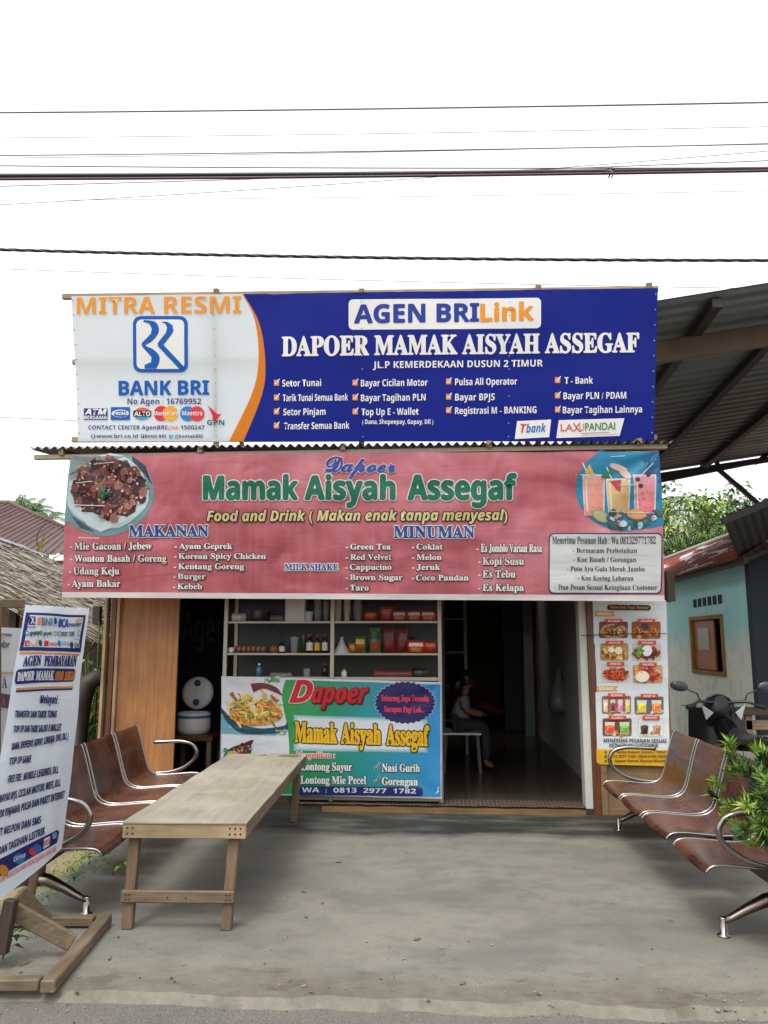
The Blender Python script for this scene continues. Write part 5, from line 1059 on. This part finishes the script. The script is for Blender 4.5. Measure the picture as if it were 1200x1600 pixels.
E0 = PXp(1152, 873, XH-.28); RX, RZ = XH+1.0, 3.36; ry0, ry1 = YH-.55, YB+2
mb = MB(); ez = E0.z
mb.grid(lambda u, v: (XH-.28+(RX-XH+.28)*v, ry0+(ry1-ry0)*u, ez+(RZ-ez)*v+.012*math.cos(u*2*math.pi*60)), 360, 1); mb.grid(lambda u, v: (RX+2.4*v, ry0+(ry1-ry0)*u, RZ-1.1*v+.012*math.cos(u*2*math.pi*60)), 360, 1)
rfh = mb.build('roof', RUST, hs_); MB().tube([(RX, ry0, RZ+.02), (RX, ry1, RZ+.02)], .05, 8).build('ridge_cap', ALU, rfh); MB().beam((XH-.2, ry0+.1, ez-.03), (XH-.2, ry1, ez-.03), .05, .08).build('eave_board', W_DARK, rfh)
MB().box((XH+.62, YH-.01, .0), (XH+1.5, YH-.003, 2.0)).build('door', plain('red_brown_door', (104, 48, 38), .5), hs_)
# dark awning in front of that house, on two posts
aw = thing('awning', 'dark sloping tin awning in the shade in front of the turquoise house', 'awning', (4.6, 9.6, 0))
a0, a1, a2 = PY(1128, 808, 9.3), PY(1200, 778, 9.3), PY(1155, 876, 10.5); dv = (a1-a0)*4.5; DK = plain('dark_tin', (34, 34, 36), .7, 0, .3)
mb = MB()
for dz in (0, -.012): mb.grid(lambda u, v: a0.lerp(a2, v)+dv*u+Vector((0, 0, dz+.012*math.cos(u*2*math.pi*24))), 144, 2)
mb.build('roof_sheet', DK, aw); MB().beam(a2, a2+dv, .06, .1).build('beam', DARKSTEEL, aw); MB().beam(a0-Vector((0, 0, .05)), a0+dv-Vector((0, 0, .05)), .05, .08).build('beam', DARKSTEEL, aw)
MB().prism([a0+Vector((.0, .02, -.01)), a2+Vector((0, -.02, -.01)), a2+Vector((.1, -.02, -.26)), a2+Vector((1.9, -.02, .2)), a0+Vector((1.9, .02, .7))], (.02, 0, 0)).build('valance', DK, aw) if False else None
for x in (4.75, 6.2): MB().box((x-.05, 9.35, 0), (x+.05, 9.45, 3.45+(x-4.75)*.4)).build('post', W_DARK, aw)
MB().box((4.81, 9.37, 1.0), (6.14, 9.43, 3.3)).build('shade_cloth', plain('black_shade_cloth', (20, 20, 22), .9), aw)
# ---- the large steel canopy
cn = thing('steel_canopy', 'large corrugated steel canopy on rusty beams rising above the right side', 'canopy', (5.5, 11, 0))
def cz_(x, y): return 4.69+.14*(x-2.05)-.049*(y-7.35)
k = NT('grey_sheet_underside'); f = k.noise(2, 6, (.2, 1, 1)); k.col(k.ramp(f, [(.3, lin((76, 84, 86))), (.7, lin((98, 106, 106)))])); k.set(Roughness=.55, Metallic=.3); SHT = k.m
mb = MB()
def rib(t): t = t % 1; return .028 if t < .18 else (0 if t > .3 else .028*(1-(t-.18)/.12)) if t >= .18 else 0
for dz in (0, .004): mb.grid(lambda u, v: (1.98+7.5*u, 7.3+7.3*v, cz_(1.98+7.5*u, 7.3+7.3*v)+rib(v*34)+dz), 4, 34*8, 0, False)
mb.build('roof_sheet', SHT, cn)
def cbeam(name, a, b, w_, h_, m, dz): MB().beam((a[0], a[1], cz_(*a)-dz), (b[0], b[1], cz_(*b)-dz), w_, h_).build(name, m, cn, .004)
MB().beam((1.98, 8.05, cz_(1.98, 8.05)-.2), (9.4, 8.05, cz_(9.4, 8.05)-.2), .1, .22).build('main_beam', STEEL, cn, .01)
MB().box((1.98, 7.98, cz_(1.98, 8.05)-.33), (2.0, 8.0, cz_(1.98, 8.05)-.3)).build('beam_lip', STEEL, cn)
for x in (2.62, 3.6, 4.7, 5.9, 7.2): cbeam('purlin', (x, 7.36), (x, 14.5), .1, .09, DARKSTEEL, .06)
cbeam('rear_beam', (2.0, 14.5), (9.4, 14.5), .08, .1, DARKSTEEL, .1)
TB = [PY(1028, 752, 14.5), PY(1124, 734, 14.5), PY(1200, 718, 14.5)]; dirx = (TB[2]-TB[0]).normalized()
MB().beam(TB[0]-dirx*1.5, TB[2]+dirx*3, .05, .07).build('truss_chord', DARKSTEEL, cn); pA = PY(1123, 734, 14.5); MB().beam(pA, PY(1118, 714, 14.5), .07, .05).build('truss_strut', DARKSTEEL, cn); MB().beam(pA, PY(1188, 790, 14.5), .07, .07).build('truss_strut', DARKSTEEL, cn); MB().beam(PY(1180, 724, 14.5), PY(1200, 708, 14.5), .07, .07).build('truss_strut', DARKSTEEL, cn)
for x, y in ((9.3, 8.05), (9.3, 14.5)): MB().box((x-.08, y-.08, 0), (x+.08, y+.08, cz_(x, y)-.1)).build('column', STEEL, cn)
# ---- black motorcycle behind the right bench (rear towards the road)
mo = thing('motorcycle', 'black motorcycle with a round-cornered mirror parked behind the right bench', 'motorcycle', (2.62, 7.05, -.04))
O = Vector((2.62, 7.05, -.04)); V = lambda a, b, c: O+Vector((a, b, c)); RX90 = Matrix.Rotation(R(90), 3, 'Y')
GLOSS = plain('gloss_black', (8, 8, 9), .3, 0, .2, 6, .25); SEATV = plain('black_vinyl', (20, 21, 24), .5); SILV = plain('silver_panel', (176, 178, 180), .3, .3)
for y in (0, 1.24):
    wh = MB().lathe([(.2, -.05), (.265, -.055), (.29, -.03), (.29, .03), (.265, .055), (.2, .05)], V(0, y, .29), 24, M=RX90).build('wheel', RUBBER, mo)
    rm = MB().lathe([(.19, -.03), (.205, -.03), (.205, .03), (.19, .03), (.19, -.03)], V(0, y, .29), 24, M=RX90)
    for i in range(5): a = i*6.283/5; rm.beam(V(0, y, .29), V(0, y+.2*math.cos(a), .29+.2*math.sin(a)), .03, .04)
    rm.build('rim', CAST, wh)
MB().tube([V(0, 1.24, .6), V(0, 1.3, .62), V(0, 1.45, .5), V(0, 1.53, .34)], [.05, .07, .07, .05], 10, flat=.4).build('front_fender', GLOSS, mo)
mb = MB()
for x in (-.09, .09): mb.tube([V(x, 1.24, .29), V(x, 1.0, .86)], .025, 8)
mb.build('fork', CAST, mo)
MB().tube([V(0, 1.2, .62), V(0, 1.15, .75), V(0, 1.06, .9), V(0, .98, 1.0), V(0, .93, 1.03)], [.06, .15, .17, .13, .06], 14).build('cowl', GLOSS, mo)
hb = MB().tube(cat([V(-.36, .8, .98)[:2], V(-.2, .9, 1.02)[:2], V(0, .96, 1.0)[:2], V(.2, .9, 1.02)[:2], V(.36, .8, .98)[:2]], 1) and [V(-.36, .8, .98), V(-.22, .9, 1.03), V(0, .96, 1.01), V(.22, .9, 1.03), V(.36, .8, .98)], .014, 8).build('handlebar', DARKP, mo)
for s_ in (-1, 1):
    MB().tube([V(s_*.36, .8, .98), V(s_*.27, .85, 1.0)], .021, 10).build('grip', RUBBER, hb); MB().tube([V(s_*.3, .9, 1.0), V(s_*.38, .9, .99)], .006, 6).build('brake_lever', CAST, hb)
    mr_ = MB().tube([V(s_*.2, .9, 1.02), V(s_*.23, .9, 1.1), V(s_*.34, .88, 1.15)], .007, 6).build('mirror_stalk', DARKP, mo)
    MB().ball(V(s_*.4, .88, 1.17), (.085, .02, .048), 0, 14, 8, M=Matrix.Rotation(R(-10*s_), 3, 'Y')).build('mirror', plain('mirror_back', (46, 48, 52), .25), mr_)
    MB().prism([V(s_*.1, .86, .93), V(s_*.2, .88, 1.0), V(s_*.16, .9, .86)], (0, .02, 0)).build('silver_trim', SILV, mo)
    MB().prism([V(s_*.13, -.25, .62), V(s_*.15, .25, .56), V(s_*.14, .3, .66), V(s_*.12, -.3, .72)], (s_*.015, 0, 0)).build('side_panel', SILV, mo)
MB().tube([V(0, -.42, .8), V(0, -.2, .8), V(0, .1, .76), V(0, .3, .74), V(0, .52, .76), V(0, .6, .8)], [.05, .12, .13, .12, .1, .05], 12, flat=.4).build('seat', SEATV, mo)
MB().tube([V(0, -.45, .72), V(0, -.1, .62), V(0, .3, .55), V(0, .6, .6), V(0, .9, .8)], [.06, .12, .13, .11, .1], 12).build('body_shell', GLOSS, mo)
MB().grid(lambda u, v: V((u-.5)*.56*(1-.25*abs(v-.5)), .98+.14*v+.1*abs(u-.5)-.14*math.cos((u-.5)*3), .38+.58*v), 12, 10).build('leg_shield', GLOSS, mo)
MB().tube([V(-.1, -.3, .5), V(0, -.32, .52), V(.1, -.3, .5)], [.08, .1, .08], 8).build('rear_fender', GLOSS, mo)
MB().box(V(-.13, .3, .25), V(.13, .68, .5)).build('engine', CAST, mo, .04); MB().tube([V(.15, .5, .3), V(.17, .1, .3), V(.18, -.35, .42)], [.03, .045, .05], 10).build('exhaust', CAST, mo)
MB().tube([V(-.1, -.2, .82), V(-.12, -.45, .86), V(.12, -.45, .86), V(.1, -.2, .82)], .012, 8).build('grab_rail', CHROME, mo); MB().ball(V(0, -.5, .72), (.08, .03, .04)).build('tail_lamp', plain('red_lens', (150, 20, 20), .2), mo)
MB().tube([V(-.1, .2, .3), V(-.2, .16, .02)], .014, 6).build('kickstand', DARKSTEEL, mo)
# wooden table behind it
q0, q1 = PY(1143, 1106, 9.3), PY(1225, 1126, 9.0); t = thing('wooden_table', 'old dark wooden table behind the motorcycle', 'table', (q0.x+.4, 9.3, -.06)); zt = q0.z
MB().box((q0.x, 8.95, zt-.05), (q0.x+1.5, 9.45, zt)).build('tabletop', W_DARK, t, .005); MB().box((q0.x+.02, 8.97, zt-.2), (q0.x+1.48, 8.995, zt-.1)).build('front_rail', W_TIMBER, t, .004)
for x in (q0.x+.06, q0.x+1.42):
    for y in (9.0, 9.4): MB().box((x-.035, y-.03, -.06), (x+.035, y+.03, zt-.051)).build('leg', W_TIMBER_Z, t, .004)

# ------------------------------------------------------------ trees and palms
def palm(name, label, base, h, nf, fl, group=None, seed=1, droop=.9):
    r = random.Random(seed); t = thing(name, label, 'palm tree', base, group); b = Vector(base); top = b+Vector((.3, 0, h))
    MB().tube([b, b.lerp(top, .5)+Vector((.15, 0, 0)), top], [.2, .15, .12], 8).build('trunk', BARK, t); mb = MB()
    for i in range(nf):
        a = i*2.4+r.uniform(-.3, .3); el = r.uniform(.0, 1.2); L = fl*r.uniform(.8, 1.1); d = Vector((math.cos(a)*math.cos(el), math.sin(a)*math.cos(el), math.sin(el))); p = top.copy(); prev = p
        pts = []
        for j in range(12): pts.append(p.copy()); p = p+d*(L/12); d = (d+Vector((0, 0, -droop*.16))).normalized()
        mb.tube(pts, [.035*(1-j/13) for j in range(12)], 4, r.choice((0, 1)))
        for j in range(1, 12):
            d_ = (pts[j]-pts[j-1]).normalized(); sd_ = d_.cross(Vector((0, 0, 1))).normalized(); up_ = sd_.cross(d_)
            for q in range(2):
                for s_ in (-1, 1):
                    ll = L*.26*math.sin(math.pi*min(.95, (j+q/3)/12.5))**.6*r.uniform(.8, 1.1)
                    mb.leaf(pts[j-1].lerp(pts[j], q/2), sd_*s_+d_*.7-up_*.35, up_, ll, .032, r.choice((0, 1, 1, 2)), .5)
    mb.build('crown', [LEAVES[1], plain('grey_palm', (92, 116, 78), .6, 0, .2, 20), LEAVES[0]], t, fix=False)
def tree(name, label, base, h, cr, n, leafs, cat_='tree', group=None, seed=1, squash=.8, trunk=.16, mi=(0, 0, 1, 1, 2, 3), comp=False):
    r = random.Random(seed); t = thing(name, label, cat_, base, group); b = Vector(base); c = b+Vector((0, 0, h)); st, lf = MB(), MB()
    st.tube([b, b+Vector((.08, 0, h*.4)), c-Vector((0, 0, cr*.3))], [trunk, trunk*.8, trunk*.45], 8)
    for i in range(n):
        d = Vector((r.gauss(0, 1), r.gauss(0, 1), r.gauss(0, 1))).normalized()*r.uniform(.35, 1)**.6; e = c+Vector((d.x*cr, d.y*cr, d.z*cr*squash))*(1+.25*noise.noise(d*2+c))
        if i % 3 == 0: st.tube([c-Vector((0, 0, cr*.5)), c.lerp(e, .5), e], [trunk*.3, trunk*.15, .01], 5)
        m0 = r.choice(mi); rad = cr*.165
        for j in range(leafs):
            p = e+Vector((r.gauss(0, rad*.6), r.gauss(0, rad*.6), r.gauss(0, rad*.35)))
            a = r.uniform(0, 6.28); lf.leaf(p, (math.cos(a), math.sin(a), r.uniform(-.6, .3)), (r.uniform(-.4, .4), r.uniform(-.4, .4), 1), r.uniform(.16, .34)*cr/2, r.uniform(.07, .12)*cr/2, m0 if r.random() < .7 else r.choice(mi), .35)
    st.build('trunk', BARK, t); lf.build('crown', LEAVES, t, fix=False)
p = PY(1078, 850, 24); tree('leafy_tree', 'bright green leafy tree behind the turquoise house roof', (p.x, 24, -.06), p.z+.4, 1.95, 80, 28, seed=4, mi=(0, 0, 3, 3, 1))
p = PY(1060, 880, 27); tree('leafy_tree', 'denser dark green tree low behind the leafy tree', (p.x-.4, 28, -.06), p.z-.6, 2.4, 90, 34, seed=9, mi=(1, 1, 2, 2, 0))
p = PY(1150, 830, 30); tree('leafy_tree', 'distant rounded tree seen just over the dark awning', (p.x, 30, -.06), p.z, 1.7, 90, 30, seed=12, mi=(0, 1, 1, 2))
p = PY(1100, 852, 23); palm('palm_tree', 'palm with drooping fronds among the trees behind the house', (p.x, 23.5, -.06), p.z, 16, 1.7, seed=3); p = PY(1050, 795, 26); palm('palm_tree', 'taller palm rising beside the red banner edge', (p.x-.6, 26, -.06), p.z-.2, 14, 1.7, seed=5)
for i, (u, v, lab) in enumerate(((22, 795, 'far palm with tall fronds above the left brown roof ridge'), (45, 800, 'far palm right of the tallest one over the brown roof'), (66, 812, 'small low palm nearest the red banner over the brown roof'), (-14, 815, 'far palm cut by the left picture edge'))):
    p = PY(u, v, 36); palm('palm_tree', lab, (p.x, 36, -.06), p.z, 15, 1.25-.15*(i > 1), 'far palms on the left', seed=20+i)
# ---- brown-roofed house far left
bh = thing('brown_roof_house', 'house with a long dull red metal roof behind the thatched hut', 'house', (-11, 17, -.06))
A, B, C_, D_ = PY(-120, 800, 19), PY(14, 786, 18.6), PY(150, 848, 18.2), PY(-120, 850, 14.5)
E_ = PY(150, 868, 15)
k = NT('maroon_sheet'); f = k.noise(2, 6); k.col(k.ramp(f, [(.3, lin((62, 38, 36))), (.7, lin((84, 54, 50)))])); k.set(Roughness=.6); MAR = k.m
ridgeL, ridgeR = Vector((-17, 18.6, B.z)), B; eL, eR = Vector((-17, 14.5, 3.35)), PY(160, 868, 14.5)
mb = MB()
def mg(u, v):
    rdg = ridgeL.lerp(ridgeR, min(1, u/.62)) if u < .62 else ridgeR.lerp(C_, (u-.62)/.38)
    return rdg.lerp(eL.lerp(eR, u), v)+Vector((0, 0, .03*(1 if (u*60) % 1 < .3 else 0)))
mb.grid(mg, 60*10, 3, 0, False); rb_ = mb.build('roof', MAR, bh); MB().tube([ridgeL, ridgeR, C_], .07, 8).build('ridge_cap', MAR, rb_)
MB().box((-16.5, 15, -.06), (eR.x-.6, 18.4, 3.1)).build('wall', plain('beige_wall', (176, 160, 124), .9), bh)
# ---- thatched hut
hu = thing('thatched_hut', 'small hut with a grey palm thatch roof left of the stall', 'hut', (-4.9, 9.6, -.06))
Ta, Tb, Tc, Td = PY(-60, 824, 10.8), PY(178, 916, 10.2), PY(176, 1004, 8.9), PY(-60, 918, 8.9)
TH = [plain('thatch_'+n_, c_, .95, 0, .25, 20) for n_, c_ in (('pale', (150, 142, 126)), ('grey', (116, 108, 95)), ('brown', (84, 74, 62)), ('dark', (46, 40, 34)))]
def tq(s_, t_): return (Ta.lerp(Tb, s_)).lerp(Td.lerp(Tc, s_), t_)
nt_ = (Tb-Ta).cross(Td-Ta).normalized(); nt_ = nt_ if nt_.y < 0 else -nt_
mb = MB().grid(lambda u, v: tq(u, v)-nt_*.03, 12, 10, 3)
for i in range(7000):
    s_, t_ = rnd.uniform(-.05, 1.0), rnd.uniform(-.02, .97); L_ = rnd.uniform(.03, .1)*(1.6 if t_ > .9 else 1); a = tq(s_, t_)+nt_*rnd.uniform(0, .03)
    sl_ = rnd.gauss(3.1, .6); b = tq(s_+L_*sl_*.6, t_+L_)+nt_*rnd.uniform(.0, .05); wv = (b-a).cross(nt_).normalized()*rnd.uniform(.006, .017)
    mb.add([a-wv, a+wv, b+wv*.4, b-wv*.4], [(0, 1, 2, 3)], rnd.choice((0, 0, 0, 1, 1, 2, 2, 3)))
mb.build('thatch_roof', TH, hu, fix=False)
WSH = plain('pale_ridge_sheet', (112, 118, 122), .6)
mb = MB().grid(lambda u, v: tq(u*.58, -.02+.07*v*(1-u*.6))+nt_*(.06+.02*smooth_n(u*9, v, 1, 1, 3)), 20, 3); mb.build('ridge_sheet', WSH, hu)
for u, Y in ((150, 9.1), (20, 9.1), (-60, 9.1)): x = XU(u, 1000, Y); MB().box((x-.04, Y-.04, -.06), (x+.04, Y+.04, 1.95)).build('post', W_DARK, hu)
MB().box((-8.5, 10.55, -.06), (-3.75, 10.6, 2.4)).build('back_wall', plain('old_bamboo_wall', (92, 80, 58), .9, 0, .4, 12), hu)
# dark bent timber and leafy canes under the hut eave
bt = MB().tube([PY(172, 1062, 8.5), PY(150, 1060, 8.45), PY(136, 1068, 8.4), PY(126, 1100, 8.4), PY(118, 1180, 8.4), PZ(112, 1300, -.06)], [.07, .09, .11, .11, .1, .1], 10)
tag(bt.build('bent_timber', plain('dark_bent_wood', (38, 30, 24), .6), at=(PY(118, 1180, 8.4).x, 8.4, -.06)), 'dark curved timber propped under the hut eave beside the stall', 'timber')  # plain dark brown timber colour
for i, (u, vb_, lab) in enumerate(((152, 1010, 'leafy cane plant close to the stall corner under the thatch'), (138, 1090, 'lower leafy cane plant behind the sign banner edge'), (146, 1130, 'small green cane sprouting by the bench back'))):
    Y = 8.7+.15*i; x = XU(u, 1000, Y); z = PY(u, vb_, Y).z; t = thing('cane_plant', lab, 'plant', (x, Y, -.06)); st, lf = MB(), MB()
    for j in range(7):
        tp = Vector((x+rnd.uniform(-.16, .16), Y+rnd.uniform(-.15, .15), z+rnd.uniform(-.25, .3))); b0 = Vector((x+rnd.uniform(-.06, .06), Y, -.06)); st.tube([b0, b0.lerp(tp, .5), tp], .006, 5)
        for q in range(10): a = rnd.uniform(0, 6.28); lf.leaf(b0.lerp(tp, rnd.uniform(.35, 1)), (math.cos(a), math.sin(a), rnd.uniform(-.5, .5)), (0, 0, 1), rnd.uniform(.1, .18), .03, rnd.choice((0, 1, 2, 3)), .4)
    st.build('stem', LEAVES[1], t); lf.build('foliage', LEAVES, t, fix=False)
# grass blades arching in front of the brown roof
t = thing('tall_grass_plant', 'tuft of yellow-green blades arching over the thatch ridge', 'plant', (PY(75, 880, 10.9).x, 10.9, -.06)); mb = MB()
for (u0, v0), (u1, v1), (u2, v2) in (((60, 855), (72, 822), (100, 818)), ((62, 854), (76, 830), (110, 822)), ((65, 856), (80, 838), (96, 836)), ((76, 866), (88, 852), (112, 850)), ((84, 872), (96, 864), (112, 862)), ((60, 856), (48, 826), (88, 811)), ((20, 930), (10, 912), (-14, 898))):
    a, b, c = PY(u0, v0, 10.9), PY(u1, v1, 10.9), PY(u2, v2, 10.9); pts = [a.lerp(b, i/6).lerp(b.lerp(c, i/6), i/6) for i in range(7)]; mb.tube([(a.x, 10.9, 1.0)]+pts, [.012]+[.02*(1-i/7.5) for i in range(7)], 4, rnd.choice((0, 3)), flat=.25)
mb.build('blades', [plain('yellow_blade', (150, 156, 50), .5, 0, .2)]*1+LEAVES[:3], t, fix=False)
# distant belt of trees that closes the horizon
mb = MB(); r = random.Random(3)
for i in range(5200):
    a = r.uniform(-1.25, 1.25); D = r.uniform(60, 75); x, y = D*math.sin(a), D*math.cos(a); h = 3.2+1.6*noise.noise(Vector((a*9, 1, 2))); z = r.uniform(0, max(1, h))
    mb.leaf((x, y, z), (r.uniform(-1, 1), r.uniform(-1, 1), r.uniform(-.4, 1)), (r.uniform(-1, 1), r.uniform(-1, 1), .4), r.uniform(.7, 1.5), r.uniform(.5, 1), r.choice((0, 1, 1, 2)), .3)
tag(mb.build('distant_treeline', LEAVES, fix=False), 'low distant belt of trees closing the horizon behind the houses', 'trees', kind='stuff')

# ------------------------------------------------------------ overhead lines
CAB = plain('black_cable', (34, 32, 34), .5); CABG = plain('grey_wire', (96, 94, 98), .45); CABR = plain('maroon_cable', (72, 44, 46), .5)
def wire(y0, y1, wpx, Y, m, label, mid=None, twist=0, u0=0, u1=1200):
    a, b = PY(u0, y0, Y), PY(u1, y1, Y); d = (b-a); r_ = wpx*Y*1.06/FPX/2; pts = []; N_ = 90
    for i in range(N_+1):
        s_ = -2.2+5.4*i/N_; p = a+d*s_
        p.z += .0035*((s_-.5)**2-.25)*d.length**2*.35 if mid is None else mid*((s_-.5)**2-.25)
        pts.append(p)
    mb = MB()
    if twist:
        for ph in (0, 2.1, 4.2):
            tw_ = [p+Vector((0, math.cos(i*.9+ph), math.sin(i*.9+ph)))*r_*.55 for i, p in enumerate([a+d*(-2.2+5.4*j/600) for j in range(601)])]
            for j, p in enumerate(tw_): s_ = -2.2+5.4*j/600; p.z += (mid or 0)*((s_-.5)**2-.25)
            mb.tube(tw_, r_*.55, 6)
    else: mb.tube(pts, r_, 6)
    c = pts[len(pts)//2]; tag(mb.build('power_line', m, at=c), label, 'cable', 'overhead lines')
wire(176, 160, 2.6, 5.2, CABG, 'uppermost thin wire across the sky'); wire(215.5, 198, .9, 5.4, CABG, 'very thin second wire from the top')
wire(243, 225, 1.8, 5.5, CABG, 'third wire from the top, upper of a close pair'); wire(247, 224, 1.0, 5.6, CABG, 'lower wire of the close pair below the two top wires')
wire(259, 262, 1.8, 5.7, CABG, 'thin wire just above the dark cable bundle'); wire(274.5, 264, 7, 5.8, CAB, 'thick black cable of the clamped bundle'); wire(280, 267, 4.2, 5.75, CABR, 'reddish cable running right under the thick black one')
wire(291, 251, 1.4, 5.9, CABG, 'wire crossing the bundle from below left to above right'); wire(320, 236, 1.0, 5.9, CABG, 'steepest thin wire rising to the bundle from the left', mid=.1); wire(313, 298, .7, 6.2, CABG, 'faint single wire below the bundle')
wire(390, 407, 5.2, 6.3, CAB, 'heavy twisted black cable just above the billboard', mid=.1, twist=1)
wire(420, 451, .9, 9.5, CABG, 'faint wire passing behind the billboard top'); wire(652, 690, 1.0, 12, CABG, 'thin wire left of the billboard at its foot')
cpt = PY(953, 267, 5.78); mb = MB()
for i in range(7): mb.tube([cpt+Vector((rnd.uniform(-.02, .02), -.02, rnd.uniform(-.03, .03))), cpt+Vector((rnd.uniform(-.03, .03), -.03, rnd.uniform(-.05, .04))), cpt+Vector((rnd.uniform(-.02, .02), 0, rnd.uniform(-.07, .05)))], .006, 5)
mb.ball(cpt, (.03, .025, .03), jit=.3); tag(mb.build('cable_clamp', CABG, at=cpt), 'grey clamp tying the black cable bundle together', 'clamp')
